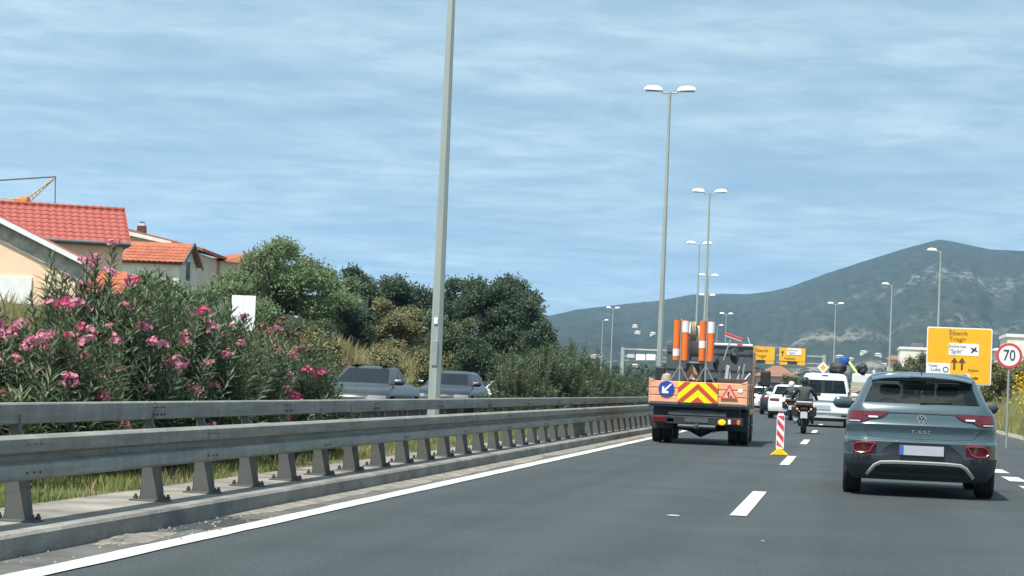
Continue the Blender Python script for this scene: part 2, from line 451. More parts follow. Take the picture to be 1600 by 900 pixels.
# ================================================================== THE SETTING
def smooth(a, b, x):
    t = max(0.0, min(1.0, (x-a)/(b-a))); return t*t*(3-2*t)
def hash2(x, y, s=0):
    v = sin(x*127.1 + y*311.7 + s*74.7)*43758.5453; return v - math.floor(v)
def vnoise(x, y, s=0):
    xi, yi = math.floor(x), math.floor(y); xf, yf = x-xi, y-yi
    u, v = xf*xf*(3-2*xf), yf*yf*(3-2*yf)
    a, b = hash2(xi, yi, s), hash2(xi+1, yi, s); c, d = hash2(xi, yi+1, s), hash2(xi+1, yi+1, s)
    return (a*(1-u)+b*u)*(1-v) + (c*(1-u)+d*u)*v
def fbm(x, y, n=4, s=0):
    t, a = 0.0, 0.5
    for i in range(n):
        t += a*vnoise(x, y, s+i); x, y, a = x*2.03, y*2.03, a*0.5
    return t
def ground_h(x, y):
    xr = x - off(y)
    h = -0.06
    if xr < -16.6:                                   # rising bank left of the far carriageway
        k = 1 - 0.75*smooth(150, 260, y)
        e = -16.6 - xr
        h += k*(1.9*smooth(0, 3.6, e) + 0.6*smooth(3, 13, e) + 0.3*smooth(12, 40, e)) * (1 - 0.0*y)
        h += (fbm(x*0.6, y*0.35, 3, 7)-0.45)*0.9*smooth(0, 2.5, e)*(1-smooth(150, 400, y))
    if xr > 5.15:                                    # bank beyond the exit lane
        e = xr - 5.15
        h += 0.16*smooth(0, 0.3, e) + smooth(40, 62, y)*(1-0.5*smooth(120, 260, y))*(1.25*smooth(0.3, 4.5, e) + 1.3*smooth(4, 16, e))
        h += (fbm(x*0.7, y*0.3, 3, 9)-0.45)*0.5*smooth(0.4, 2.5, e)
    d = sqrt(x*x+y*y)
    if d > 260: h += smooth(260, 1500, d)*10.0*(0.4+fbm(x*0.004, y*0.004, 3, 3)) 
    return h

def axis_list(*segs):
    out = []
    for a, b, n in segs:
        out += [a + (b-a)*i/n for i in range(n)]
    out.append(segs[-1][1]); return out
XS = axis_list((-5200, -800, 22), (-800, -140, 22), (-140, -50, 30), (-50, -15, 44), (-15, 5, 14), (5, 25, 32), (25, 90, 26), (90, 800, 26), (800, 5200, 22))
YS = axis_list((-300, -20, 10), (-20, 40, 20), (40, 140, 70), (140, 330, 60), (330, 1000, 34), (1000, 2200, 20))
g = MB(); g.grid([[(x, y, ground_h(x, y)) for x in XS] for y in YS])
struct('ground', g, M['ground_green'], True)

def ribbon(d0, d1, z, y0, y1, step=2.0, edge=None):
    mb = MB(); n = max(2, int((y1-y0)/step)); rows = []
    for i in range(n+1):
        y = y0 + (y1-y0)*i/n; o = off(y); w = edge(y) if edge else 0.0
        rows.append([(d0+o-w, y, z), (d1+o+w*0.3, y, z)])
    return mb.grid(rows)
struct('road', ribbon(-5.03, 5.05, 0.0, -30, 420, 4), M['asphalt'])
struct('far_carriageway', ribbon(-16.3, -8.75, 0.0, -30, 420, 4), M['asphalt'])
# dusty gutter beside the kerb, ragged on the road side
def gut(y): return 0.0
mb = MB(); rows = []
rnd = random.Random(4)
for i in range(700):
    y = -4 + i*0.25; o = off(y)
    w = 0.38 + 0.12*fbm(y*0.8, 3.3, 3, 2) + 0.03*rnd.random()
    rows.append([(-5.03+o, y, 0.004), (-5.03+w+o, y, 0.004)])
mb.grid(rows); struct('gutter', mb, M['old_asphalt'])
# dusty drift along the kerb and a patch of broken surfacing with crumbled concrete
mb = MB(); rows = []
for i in range(520):
    y = 16.4 + i*0.25; o = off(y); w = (0.10 + 0.30*fbm(y*0.7, 8.1, 4, 12))*smooth(16.4, 18.5, y)
    rows.append([(-4.97+o, y, 0.02), (-4.96+w*0.5+o, y, 0.012), (-4.96+w+o, y, 0.0055)])
mb.grid(rows); struct('dust_drift', mb, M['dust'])
def blob(name, cx, cy, rx, ry, h, m, seed, z0=0.0055):
    mb = MB(); n = 48; V = [(cx, cy, z0+h)]; F = []
    for k, f in enumerate((0.5, 1.0)):
        for i in range(n):
            a = 2*pi*i/n; q = f*(0.25+1.5*fbm(cos(a)*3.8+seed, sin(a)*3.8, 4, seed)); V.append((cx+rx*q*cos(a), cy+ry*q*sin(a), z0+(h*0.6 if k == 0 else 0)*(0.6+0.8*hash2(i, seed))))
    for i in range(n):
        j = (i+1) % n; F.append((0, 1+i, 1+j)); F.append((1+i, 1+n+i, 1+n+j, 1+j))
    mb.add(V, F); return struct(name, mb, m)
blob('crumbled_concrete', -4.83, 14.25, 0.15, 0.70, 0.030, M['dust'], 3)
blob('broken_patch', -4.80, 16.0, 0.17, 1.0, 0.004, M['asphalt'], 5, 0.0065)
blob('broken_patch', -4.90, 18.3, 0.10, 0.8, 0.004, M['asphalt'], 8, 0.0065)
# painted lines
def pline(name, d, w, y0, y1, step=0.6, z=0.008, rag=0.006):
    mb = MB(); rows = []; n = max(1, int((y1-y0)/step)); r_ = random.Random(int(d*100)+7)
    for i in range(n+1):
        y = y0 + (y1-y0)*i/n; o = off(y)
        rows.append([(d-w/2+o-rag*r_.random(), y, z), (d+w/2+o+rag*r_.random(), y, z)])
    mb.grid(rows)
    return struct(name, mb, M['paint'])
pline('edge_line', -4.485, 0.185, -4, 300, 0.5, rag=0.016)
pline('far_edge_line', -9.15, 0.18, -4, 300, 2)
# a strip of the edge line that broke away by the gutter
for k in range(-1, 20):
    y = 20.6 + k*15.0
    if y < 0: continue
    pline('lane_dash', -0.995, 0.155, y, y+5.2, 0.8)
for k in range(0, 46):
    y = 22.3 + k*3.6
    pline('exit_dash', 2.58, 0.26, y, y+1.9, 0.6)
for k in range(-1, 20):
    pline('far_lane_dash', -12.6, 0.15, 4+k*15.0, 9+k*15.0, 1.5)
pline('far_verge_line', -16.0, 0.18, -4, 300, 2)
# bits of stone lying in the gutter and on the road
def pebble_mesh(seed):
    r_ = random.Random(seed); bm = bmesh.new(); bmesh.ops.create_icosphere(bm, subdivisions=1, radius=1)
    for v in bm.verts: v.co *= 0.7+0.5*r_.random(); v.co.z *= 0.6
    me = bpy.data.meshes.new('pebble'); bm.to_mesh(me); bm.free(); return me
pm = pebble_mesh(3); pm.materials.append(M['rock'])
rnd = random.Random(11); mb = MB()
for i in range(260):
    y = 12 + 40*rnd.random()**1.5; x = -4.94 + 0.32*rnd.random()**1.6
    if rnd.random() < 0.22 : x = -4.94 + 0.42*rnd.random(); y = 14+3*rnd.random()
    s = 0.006 + 0.016*rnd.random()**3
    a = rnd.random()*6
    mb.add([(x+s*cos(a), y+s*sin(a), 0.006), (x+s*cos(a+2.1), y+s*sin(a+2.1), 0.006), (x+s*cos(a+4.2), y+s*sin(a+4.2), 0.006), (x, y, 0.006+s)], [(0,1,3),(1,2,3),(2,0,3)])
o = mb.build('gravel', M['rock']); tag(o, 'loose grit and crumbs of stone in the dusty gutter', 'grit', kind='stuff')

for i, (px, py, w_) in enumerate(((1052, 806, 0.06), (1192, 846, 0.02))):
    d_ = ray(px, py); t_ = -CAM_H/d_.z; c_ = Vector((0, 0, CAM_H)) + d_*t_; mb = MB(); r_ = random.Random(i); n = 9
    mb.add([(c_.x+w_*(0.6+0.6*r_.random())*cos(2*pi*k/n), c_.y+w_*1.6*(0.6+0.6*r_.random())*sin(2*pi*k/n), 0.006) for k in range(n)], [tuple(range(n))]); struct('paint_fleck', mb, M['paint'])
# kerb, concrete strip under the guardrail, planted median, far kerb
def kerb(name, d0, d1, h, y0, y1, m, face=1):
    mb = MB(); rows = []; n = int((y1-y0)/1.0)
    for i in range(n+1):
        y = y0+(y1-y0)*i/n; o = off(y); j = 0.008*(fbm(y*0.9, d0, 2)-0.5); c = 0.02
        pts = [(d1, -0.1), (d1, h-c), (d1-c*face, h), (d0, h), (d0, -0.1)]
        rows.append([(p[0]+o+j, y, p[1]+j*0.5) for p in pts])
    mb.grid(rows)
    return struct(name, mb, m)
kerb('kerb', -5.13, -4.955, 0.145, -6, 300, M['kerb_concrete'])
mb = MB()
rows = []
for i in range(160):
    y = -6 + i*2; o = off(y); rows.append([(-5.97+o, y, 0.05), (-5.97+o, y, 0.136), (-5.145+o, y, 0.136), (-5.145+o, y, 0.05)])
mb.grid(rows); struct('guardrail_footing', mb, M['slab_concrete'])
kerb('far_kerb', -8.90, -8.75, 0.13, -6, 300, M['kerb_concrete'])
mb = MB(); rows = []
for i in range(310):
    y = -6+i; o = off(y)
    rows.append([(x+o, y, 0.105 + 0.05*fbm(x*2.3, y*1.2, 3, 1)) for x in (-8.9, -8.5, -8.1, -7.7, -7.3, -6.9, -6.4, -5.98)])
mb.grid(rows); struct('median', mb, M['soil'], True)
kerb('verge_kerb', 5.05, 5.17, 0.12, 30, 300, M['slab_concrete'], -1) if False else None
mb = MB(); rows = []
for i in range(280):
    y = 10+i; o = off(y); j = 0.02*(fbm(y*0.7, 9, 2)-0.5)
    rows.append([(5.03+o+j, y, -0.05), (5.03+o+j, y, 0.11), (5.06+o+j, y, 0.13), (5.5+o+j*4, y, 0.14), (5.62+o+j*8, y, 0.0)])
mb.grid(rows); struct('verge_kerb', mb, M['slab_concrete'])

# ------------------------------------------------------------------ guardrail
WB = [(0.0, 0.715), (0.045, 0.712), (0.078, 0.692), (0.080, 0.625), (0.070, 0.607), (0.012, 0.583), (0.006, 0.565), (0.012, 0.547), (0.070, 0.523), (0.080, 0.505), (0.078, 0.440), (0.045, 0.420), (0.0, 0.416)]
def extrude_profile(prof, x0, y0, y1, sgn=1, n=4, lift=0.0):
    mb = MB(); rows = []
    loop = prof + [(p[0]-0.004, p[1]) for p in reversed(prof)]
    for i in range(n+1):
        y = y0+(y1-y0)*i/n; o = off(y)
        rows.append([(x0+o+sgn*(p[0]+lift), y, p[1]) for p in loop+[loop[0]]])
    return mb.grid(rows)
def bolts(parent, x, ys, zs, sgn=1, r=0.009):
    mb = MB()
    for y in ys:
        o = off(y)
        for z in zs:
            mb.lathe([(0, 0.010), (r*0.8, 0.010), (r, 0.006), (r, 0)], 'X', (x+o, y, z), 6)
            if sgn < 0: pass
    o = mb.build('bolt_set', M['bolt'], parent); o['kind'] = 'stuff'; return o
rail = thing('guardrail', 'weathered grey double-beam steel guardrail on the kerb nearest the camera', 'guardrail', (-5.41, 14, 0.136))
def rail_child(o): o.location = Vector(o.location) - rail.location; return o
UP = [(0.0, 0.775), (0.052, 0.777), (0.060, 0.785), (0.060, 0.905), (0.052, 0.914), (0.0, 0.917)]
SEG0 = 5.35
for k in range(34):
    y0 = SEG0 + 4*k; y1 = y0 + 4.0
    b = extrude_profile(WB, -5.305, y0-0.12, y1+0.12, lift=0.004*(k % 2)).build('beam', M['rail_steel'], rail, True); rail_child(b)
    u = extrude_profile(UP, -5.47, y0-0.9-0.1, y1-0.9+0.1, lift=0.004*(k % 2)).build('top_rail', M['rail_steel'], rail, True); rail_child(u)
    if y0 < 70:
        s = bolts(b, -5.305+0.083, [y1-0.10, y1+0.02, y1+0.13], [0.66, 0.472]);  
        s2 = bolts(u, -5.47+0.066, [y1-0.9-0.13, y1-0.9-0.05, y1-0.9+0.05, y1-0.9+0.13], [0.815, 0.878], r=0.011)
# posts: pressed-steel, wider at the foot
def post_mesh():
    mb = MB()
    L = [(-0.075, 0.0), (-0.060, 0.05), (-0.055, 0.20), (-0.055, 0.76)]
    Rr = [(0.125, 0.0), (0.118, 0.03), (0.075, 0.32), (0.065, 0.50), (0.0, 0.62), (-0.005, 0.76)]
    poly = L + list(reversed(Rr))
    mb.prism([(p[0], p[1]) for p in poly], 'Y', -0.004, 0.004)
    for line, w in ((L, 0.045), (Rr, 0.045)):
        for i in range(len(line)-1):
            (x0, z0), (x1, z1) = line[i], line[i+1]
            mb.add([(x0-0.003, -0.004, z0), (x0+0.003, -0.004, z0), (x1+0.003, -0.004, z1), (x1-0.003, -0.004, z1),
                    (x0-0.003, w, z0), (x0+0.003, w, z0), (x1+0.003, w, z1), (x1-0.003, w, z1)],
                   [(0,1,2,3), (4,7,6,5), (0,4,5,1), (2,6,7,3), (0,3,7,4), (1,5,6,2)])
    return mb.mesh('post')
pme = post_mesh(); pme.materials.append(M['post_steel'])
bp = MB(); bp.box((0.02, 0.02, 0.006), (0.30, 0.17, 0.012)); bpm = bp.mesh('base_plate'); bpm.materials.append(M['post_steel'])
bb = MB()
for dx, dy in ((0.145, -0.03), (0.145, 0.07), (-0.105, 0.02)):
    bb.lathe([(0, 0.04), (0.011, 0.04), (0.012, 0.022), (0.02, 0.022), (0.02, 0)], 'Z', (dx, dy, 0.012), 8)
bbm = bb.mesh('anchor_bolts'); bbm.materials.append(M['bolt'])
sp = MB(); sp.box((0.085, 0.02, 0.43), (0.05, 0.05, 0.20)); spm = sp.mesh('spacer'); spm.materials.append(M['post_steel'])
YP = [10.78, 12.15, 13.53] + [16.28 + 1.373*k for k in range(82)]
for y in YP:
    po = obj('post', pme, None, rail); po.location = Vector((-5.41+off(y), y, 0.137)) - rail.location
    for nm, me in (('base_plate', bpm), ('anchor_bolts', bbm), ('spacer', spm)):
        if y > 45 and nm != 'spacer': continue
        q = obj(nm, me, None, po)
        if nm == 'anchor_bolts': q['kind'] = 'stuff'
# shorter rail on the far side of the median, seen from behind
rail2 = thing('guardrail', 'dark far-side guardrail beyond the median, glimpsed between the bushes', 'guardrail', (-8.35, 14, 0.13))
for k in range(26):
    y0 = 8 + 4*k
    b = extrude_profile(WB, -8.45, y0-0.1, y0+4.1, -1, lift=0.004*(k % 2)).build('beam', M['post_steel'], rail2, True); b.location = -rail2.location
    for j in range(2):
        po = obj('post', pme, None, rail2); y = y0+2*j+0.5; po.location = Vector((-8.38+off(y), y, 0.11)) - rail2.location; po.rotation_euler = (0, 0, pi); po.scale = (0.6, 1, 0.82)

# ------------------------------------------------------------------ street lamps
def luminaire(s):
    """flat-bottomed domed lamp head reaching out to side s"""
    mb = MB(); rows = []
    nL = 12
    for i in range(nL+1):
        t = i/nL; x = s*(0.27 + 0.70*t)
        w = 0.145*(max(0.0, 1-(2*t-1)**4))**0.5*(0.75+0.25*sin(pi*t)) + 0.02
        h = 0.165*(max(0.0, 1-abs(2*t-0.95)**2.6))**0.5 + 0.02
        rows.append([(x, w*cos(a), max(0, h*sin(a)) + 0.17 + 0.03*t) for a in [pi*k/8 for k in range(9)]])
    mb.grid(rows)
    mb.add([r_[0] for r_ in rows]+[r_[-1] for r_ in rows], [(i, i+1, nL+2+i, nL+1+i) for i in range(nL)])
    return mb.mesh('lamp_head', True)
LH = {s: luminaire(s) for s in (-1, 1)}
for s in LH: LH[s].materials.append(M['lamp_white'])
ln = {}
for s in (-1, 1):
    mb = MB(); mb.span((s*0.36, -0.10, 0.145), (s*0.90, 0.10, 0.172)); ln[s] = mb.mesh('lens'); ln[s].materials.append(M['lamp_lens'])
def street_lamp(loc, H, label, sides=(-1, 1), group='street lamps along the road', base_r=0.125, top_r=0.05, rz=0.0, lean=(0, 0), sc=1.0):
    t = thing('street_lamp', label, 'street lamp', loc, rz, group)
    mb = MB(); mb.tube([(0, 0, 0), (lean[0]*0.5, 0, H*0.5), (lean[0], lean[1], H)], [base_r, (base_r+top_r)/2, top_r], 8, tw=pi/8)
    mb.build('pole', M['pole_steel'], t)
    mb = MB(); mb.box((0, 0, 0.02), (0.42, 0.42, 0.04)); mb.build('base_plate', M['pole_steel'], t)
    arm = MB()
    for s in sides:
        arm.tube([(0, 0, 0.10), (s*0.24, 0, 0.10), (s*0.28, 0, 0.115), (s*0.31, 0, 0.17)], 0.028, 8)
    arm.tube([(0, 0, -0.1), (0, 0, 0.14)], top_r*1.15, 8)
    a = arm.build('bracket', M['pole_steel'], t, True, loc=(lean[0], lean[1], H)); a.scale = (sc, 1, 1)
    for s in sides:
        h = obj('lamp_head', LH[s], None, t, loc=(lean[0], lean[1], H)); h.scale = (sc, sc, sc)
        e = obj('lens', ln[s], None, h)
    return t
L1 = street_lamp((-7.55, 39.0, 0.1), 11.6, 'tall tapered grey lamp post rising out of the top of the picture')
mb = MB(); mb.box((0, 0, 0), (0.07, 0.012, 0.12)); mb.build('sticker', M['chev_yellow'] if False else M['sign_white'], L1, loc=(-0.01, -0.118, 2.15))
mb = MB(); mb.box((0, 0, 0), (0.11, 0.012, 0.46)); mb.build('hatch', M['galvanised'], L1, loc=(-0.01, -0.122, 1.55), bevel=0.02)
def lamp_at(px, py, Y, label, sides=(-1, 1), **k):
    p = at(px, py, Y); gz = max(ground_h(p.x, Y), 0.0)
    return street_lamp((p.x, Y, gz), p.z - gz - 0.22, label, sides, **k)
lamp_at(1047, 140, 78, 'tallest double-headed street lamp, its post behind the left edge of the works truck')
lamp_at(1109, 299, 117, 'double-headed street lamp second nearest of those wholly in view, above the works truck')
lamp_at(1093, 380, 159, 'double-headed street lamp just left of a nearer post, lamp heads level with the hilltop')
lamp_at(1107, 430, 203, 'small distant double-headed street lamp half hidden behind a nearer post', base_r=0.1)
lamp_at(1105, 461, 248, 'tiny double-headed street lamp with heads just above the orange load of the truck', base_r=0.1)
lamp_at(1135, 490, 301, 'far double-headed street lamp behind the red broom on the truck', base_r=0.1)
lamp_at(1470, 391, 157, 'tall single-headed street lamp standing behind the big yellow direction sign', (-1,))
lamp_at(1394, 444, 207, 'single-headed street lamp left of the big yellow sign, before the mountain', (-1,))
lamp_at(1306, 474, 257, 'double-headed street lamp rising above the white van', base_r=0.11)
lamp_at(958, 481, 301, 'far double-headed street lamp left of the sign gantry', base_r=0.11)
lamp_at(942, 500, 358, 'far single-headed street lamp leftmost against the mountain', (1,), base_r=0.11)
lamp_at(1121, 508, 340, 'faint single-headed street lamp beside the handle of the red broom', (1,), base_r=0.1)

# ------------------------------------------------------------------ mountain
RIDGE = [(300, 520), (600, 505), (760, 500), (860, 493), (900, 484), (980, 474.5), (1028, 470), (1081, 460), (1129, 459), (1167, 459.5), (1200, 456), (1232, 449), (1287, 429), (1350, 408), (1412, 389), (1450, 378.5), (1466, 374.5), (1487, 377), (1520, 384), (1550, 390), (1600, 392), (1680, 404), (1800, 430), (2000, 470), (2400, 520)]
def ridge_py(px):
    for (a, b), (c, d) in zip(RIDGE, RIDGE[1:]):
        if a <= px <= c: return b + (d-b)*(px-a)/(c-a)
    return 525
def hill():
    mb = MB(); rows = []
    D1, D0 = 4600.0, 1300.0
    cols = [300 + 2100*i/360 for i in range(361)]
    nd = 90
    info = []
    for px in cols:
        d = ray(px, ridge_py(px)); hl = sqrt(d.x*d.x+d.y*d.y); info.append((d.x/hl, d.y/hl, d.z/hl))
    for j in range(nd+1):
        t = j/nd; dist = D0 + (D1-D0)*(t**1.15) if t < 1 else D1
        row = []
        for (dx, dy, sl), px in zip(info, cols):
            x, y = dx*dist, dy*dist
            Hr = CAM_H + sl*D1
            s = smooth(0, 1, t)*0.55 + t*0.45
            gull = (fbm(px*0.018+3, t*2.2, 5, 4)-0.47)
            h = 3 + (Hr-3)*(s**1.25) + gull*Hr*0.16*sin(pi*min(1, t))**0.8*(1-0.3*t)
            h += (fbm(x*0.02, y*0.02, 3, 6)-0.45)*10*min(1, 4*(1-t)+0.12)
            h = min(h, (Hr)*(dist/D1)*1.0 + (fbm(px*0.35, 2, 2, 8)-0.45)*4) if t < 1 else h
            row.append((x, y, h))
        rows.append(row)
    last = rows[-1]
    rows.append([(p[0]*1.25, p[1]*1.25, p[2]*0.6) for p in last])
    rows.append([(p[0]*1.5, p[1]*1.5, -20) for p in last])
    mb.grid(rows)
    return mb
m = bpy.data.materials.new('hill_scrub'); m.use_nodes = True; M['hill_scrub'] = m
def _hill_mat():
    n, l = m.node_tree.nodes, m.node_tree.links
    p = n['Principled BSDF']; p.inputs['Roughness'].default_value = 1.0; p.inputs['Specular IOR Level'].default_value = 0.1
    t = n.new('ShaderNodeTexCoord')
    mp_ = n.new('ShaderNodeMapping'); mp_.inputs['Scale'].default_value = (1, 0.16, 1.0); l.new(t.outputs['Object'], mp_.inputs['Vector'])
    def noise(sc, de, ro=0.6):
        x = n.new('ShaderNodeTexNoise'); x.inputs['Scale'].default_value = sc; x.inputs['Detail'].default_value = de; x.inputs['Roughness'].default_value = ro
        l.new(mp_.outputs[0], x.inputs['Vector']); return x.outputs['Fac']
    def ramp(src, p0, p1, c0, c1):
        r_ = n.new('ShaderNodeValToRGB'); r_.color_ramp.elements[0].position = p0; r_.color_ramp.elements[1].position = p1
        r_.color_ramp.elements[0].color = (*c0, 1); r_.color_ramp.elements[1].color = (*c1, 1); l.new(src, r_.inputs[0]); return r_.outputs[0]
    def math_(op, a, b):
        x = n.new('ShaderNodeMath'); x.operation = op; x.use_clamp = True
        for i, v in enumerate((a, b)):
            if isinstance(v, (int, float)): x.inputs[i].default_value = v
            else: l.new(v, x.inputs[i])
        return x.outputs[0]
    base = ramp(noise(0.085, 9, 0.78), 0.36, 0.64, (0.018, 0.028, 0.024), (0.052, 0.066, 0.050))
    big = ramp(noise(0.004, 5), 0.35, 0.7, (0.75, 0.75, 0.75), (1.2, 1.2, 1.15))
    mx = n.new('ShaderNodeMix'); mx.data_type = 'RGBA'; mx.blend_type = 'MULTIPLY'; mx.inputs['Factor'].default_value = 1
    l.new(base, mx.inputs[6]); l.new(big, mx.inputs[7]); cur = mx.outputs[2]
    # bare limestone: named patches on the slope (centre, radius) broken up by noise
    patches = [((1515, 452), 2950, 150, 0.50, (0.34, 0.34, 0.33)), ((1590, 500), 2300, 70, 0.50, (0.34, 0.34, 0.33)),
               ((1285, 500), 2250, 62, 0.42, (0.40, 0.36, 0.30)), ((1335, 527), 1750, 75, 0.42, (0.38, 0.33, 0.27)),
               ((1262, 530), 1750, 40, 0.45, (0.36, 0.32, 0.26)), ((1030, 510), 2100, 50, 0.52, (0.42, 0.40, 0.36)), ((950, 515), 1800, 70, 0.56, (0.36, 0.33, 0.28)), ((1040, 482), 3300, 130, 0.56, (0.28, 0.28, 0.27))]
    nz = noise(0.10, 8, 0.72)
    for (px, py), dist, rad, thr, c in patches:
        d = ray(px, py); hl = sqrt(d.x*d.x+d.y*d.y)
        vm = n.new('ShaderNodeVectorMath'); vm.operation = 'DISTANCE'
        l.new(t.outputs['Object'], vm.inputs[0]); vm.inputs[1].default_value = (d.x/hl*dist, d.y/hl*dist, CAM_H + d.z/hl*dist)
        mr = n.new('ShaderNodeMapRange'); mr.inputs['From Min'].default_value = rad*2.4; mr.inputs['From Max'].default_value = rad*0.3
        l.new(vm.outputs['Value'], mr.inputs['Value'])
        f = math_('MULTIPLY', math_('SUBTRACT', math_('ADD', nz, math_('MULTIPLY', mr.outputs[0], 0.16)), thr+0.13), 7.0)
        f = math_('MULTIPLY', f, mr.outputs[0])
        f = math_('MULTIPLY', f, 0.42)
        m2 = n.new('ShaderNodeMix'); m2.data_type = 'RGBA'; l.new(f, m2.inputs['Factor']); l.new(cur, m2.inputs[6]); m2.inputs[7].default_value = (*c, 1)
        cur = m2.outputs[2]
    l.new(cur, p.inputs['Base Color'])
_hill_mat()
struct('mountain', hill(), M['hill_scrub'], True)

# ------------------------------------------------------------------ haze: the air between here and the mountain
mb = MB(); mb.span((-8000, -600, -30), (8000, 8000, 400))
haze = mb.build('haze', None); tag(haze, 'thin pale blue summer haze over the whole valley', 'haze', kind='stuff')
hm = bpy.data.materials.new('haze_air'); hm.use_nodes = True
hn, hl_ = hm.node_tree.nodes, hm.node_tree.links
hn.clear(); ho = hn.new('ShaderNodeOutputMaterial'); hv = hn.new('ShaderNodeVolumePrincipled')
hv.inputs['Color'].default_value = (0.40, 0.68, 1.0, 1); hv.inputs['Density'].default_value = 0.00008; hv.inputs['Anisotropy'].default_value = 0.0
hl_.new(hv.outputs[0], ho.inputs['Volume'])
haze.data.materials.append(hm)
try: hm.cycles.homogeneous_volume = True
except Exception: pass

# ================================================================== VEGETATION
def leaf_quad(V, F, p, d, n, ln, w, droop=0.0):
    """a pointed leaf: four triangles, folded a little along the middle"""
    s = d.cross(n)
    if s.length < 1e-4: s = Vector((1, 0, 0))
    s.normalize()
    m = p + d*(ln*0.45) + n*(-droop*0.25*ln); t = p + d*ln + n*(-droop*ln)
    b = len(V)
    V.extend((tuple(p), tuple(m + s*w*0.5 + n*w*0.15), tuple(m - n*w*0.05), tuple(m - s*w*0.5 + n*w*0.15), tuple(t)))
    F.extend(((b, b+1, b+2), (b, b+2, b+3), (b+1, b+4, b+2), (b+2, b+4, b+3)))
def rvec(r_):
    while True:
        v = Vector((r_.uniform(-1, 1), r_.uniform(-1, 1), r_.uniform(-1, 1)))
        if 0.05 < v.length < 1: return v.normalized()

def shoot(V, F, SV, r_, base, tip, bend, n_whorl, ln, w, start=0.25):
    pts = [base.lerp(tip, t) + bend*sin(pi*t) for t in (0, 0.33, 0.66, 1)]
    SV.tube(pts, [0.010, 0.008, 0.006, 0.003], 4, False)
    ax = (tip-base).normalized()
    for i in range(n_whorl):
        t = start + (1-start)*(i+r_.random()*0.5)/n_whorl
        p = base.lerp(tip, t) + bend*sin(pi*t)
        for k in range(3):
            a = 2*pi*k/3 + i*1.05 + r_.random()*0.5
            u = ax.orthogonal().normalized(); v = ax.cross(u)
            out = (u*cos(a) + v*sin(a))
            up = 0.55 + 0.75*t*t + r_.uniform(-0.2, 0.2)
            d = (out + ax*up + Vector((0, 0, 0.1))).normalized()
            nn = (ax - d*ax.dot(d))
            nn = nn.normalized() if nn.length > 1e-3 else Vector((0, 0, 1))
            leaf_quad(V, F, p, d, nn, ln*(0.75+0.5*r_.random()), w*(0.8+0.4*r_.random()), 0.12+0.25*r_.random())

def oleander_meshes(seed, hx, hy, H, n):
    r_ = random.Random(seed); V, F = [], []; SV = MB(); tips = []
    for i in range(n):
        while True:
            a = r_.random()*2*pi; el = r_.random()
            q = Vector((cos(a)*sqrt(1-el*el), sin(a)*sqrt(1-el*el), el))
            break
        lob = 0.80 + 0.32*fbm(q.x*1.7+seed, q.y*1.7+q.z*2, 3, seed)
        rr = lob*(0.62 + 0.38*r_.random()**0.5)
        tip = Vector((q.x*hx*rr*1.05, q.y*hy*rr*1.05, 0.18 + (H-0.18)*(q.z**0.75)*rr))
        if r_.random() < 0.16: tip += Vector((q.x*0.15, q.y*0.15, 0.16+0.24*r_.random()))
        base = Vector((tip.x*0.45 + r_.uniform(-.08, .08), tip.y*0.55 + r_.uniform(-.08, .08), max(0.0, tip.z*0.35 - 0.05)))
        ln_ = (tip-base).length
        bend = Vector((q.x, q.y, -0.4))*0.06*ln_
        shoot(V, F, SV, r_, base, tip, bend, max(5, int(ln_*17)), 0.138, 0.027)
        tips.append((tip, q, rr))
    # a few bare lower stems
    for i in range(9):
        a = r_.random()*6.28
        SV.tube([(0.25*cos(a), 0.3*sin(a), 0), (0.4*hx*cos(a), 0.5*hy*sin(a), H*0.45)], [0.02, 0.012], 5, False)
    me = bpy.data.meshes.new('foliage'); me.from_pydata(V, [], F); me.materials.append(M['leaf_oleander'])
    sm = SV.mesh('stems', fix=False); sm.materials.append(M['bark'])
    return me, sm, tips

def blossom_mesh(seed, m, n=16, r0=0.085):
    r_ = random.Random(seed); V, F = [], []
    for i in range(n):
        c = rvec(r_)*r0*(0.5+0.6*r_.random()); c.z = abs(c.z)*0.8
        ax = (c.normalized() + rvec(r_)*0.5).normalized(); u = ax.orthogonal().normalized(); v = ax.cross(u)
        for k in range(5):
            a = 2*pi*k/5 + r_.random()*0.3
            d = ((u*cos(a)+v*sin(a)) + ax*0.35).normalized()
            leaf_quad(V, F, c, d, ax, 0.030, 0.027, 0.1)
    me = bpy.data.meshes.new('blossom'); me.from_pydata(V, [], F); me.materials.append(m); return me
BL = [blossom_mesh(i, M['petal_pink'], 15+3*i, 0.075+0.01*i) for i in range(3)] + [blossom_mesh(9, M['petal_deep'], 20, 0.085), blossom_mesh(10, M['petal_brown'], 14, 0.07)]

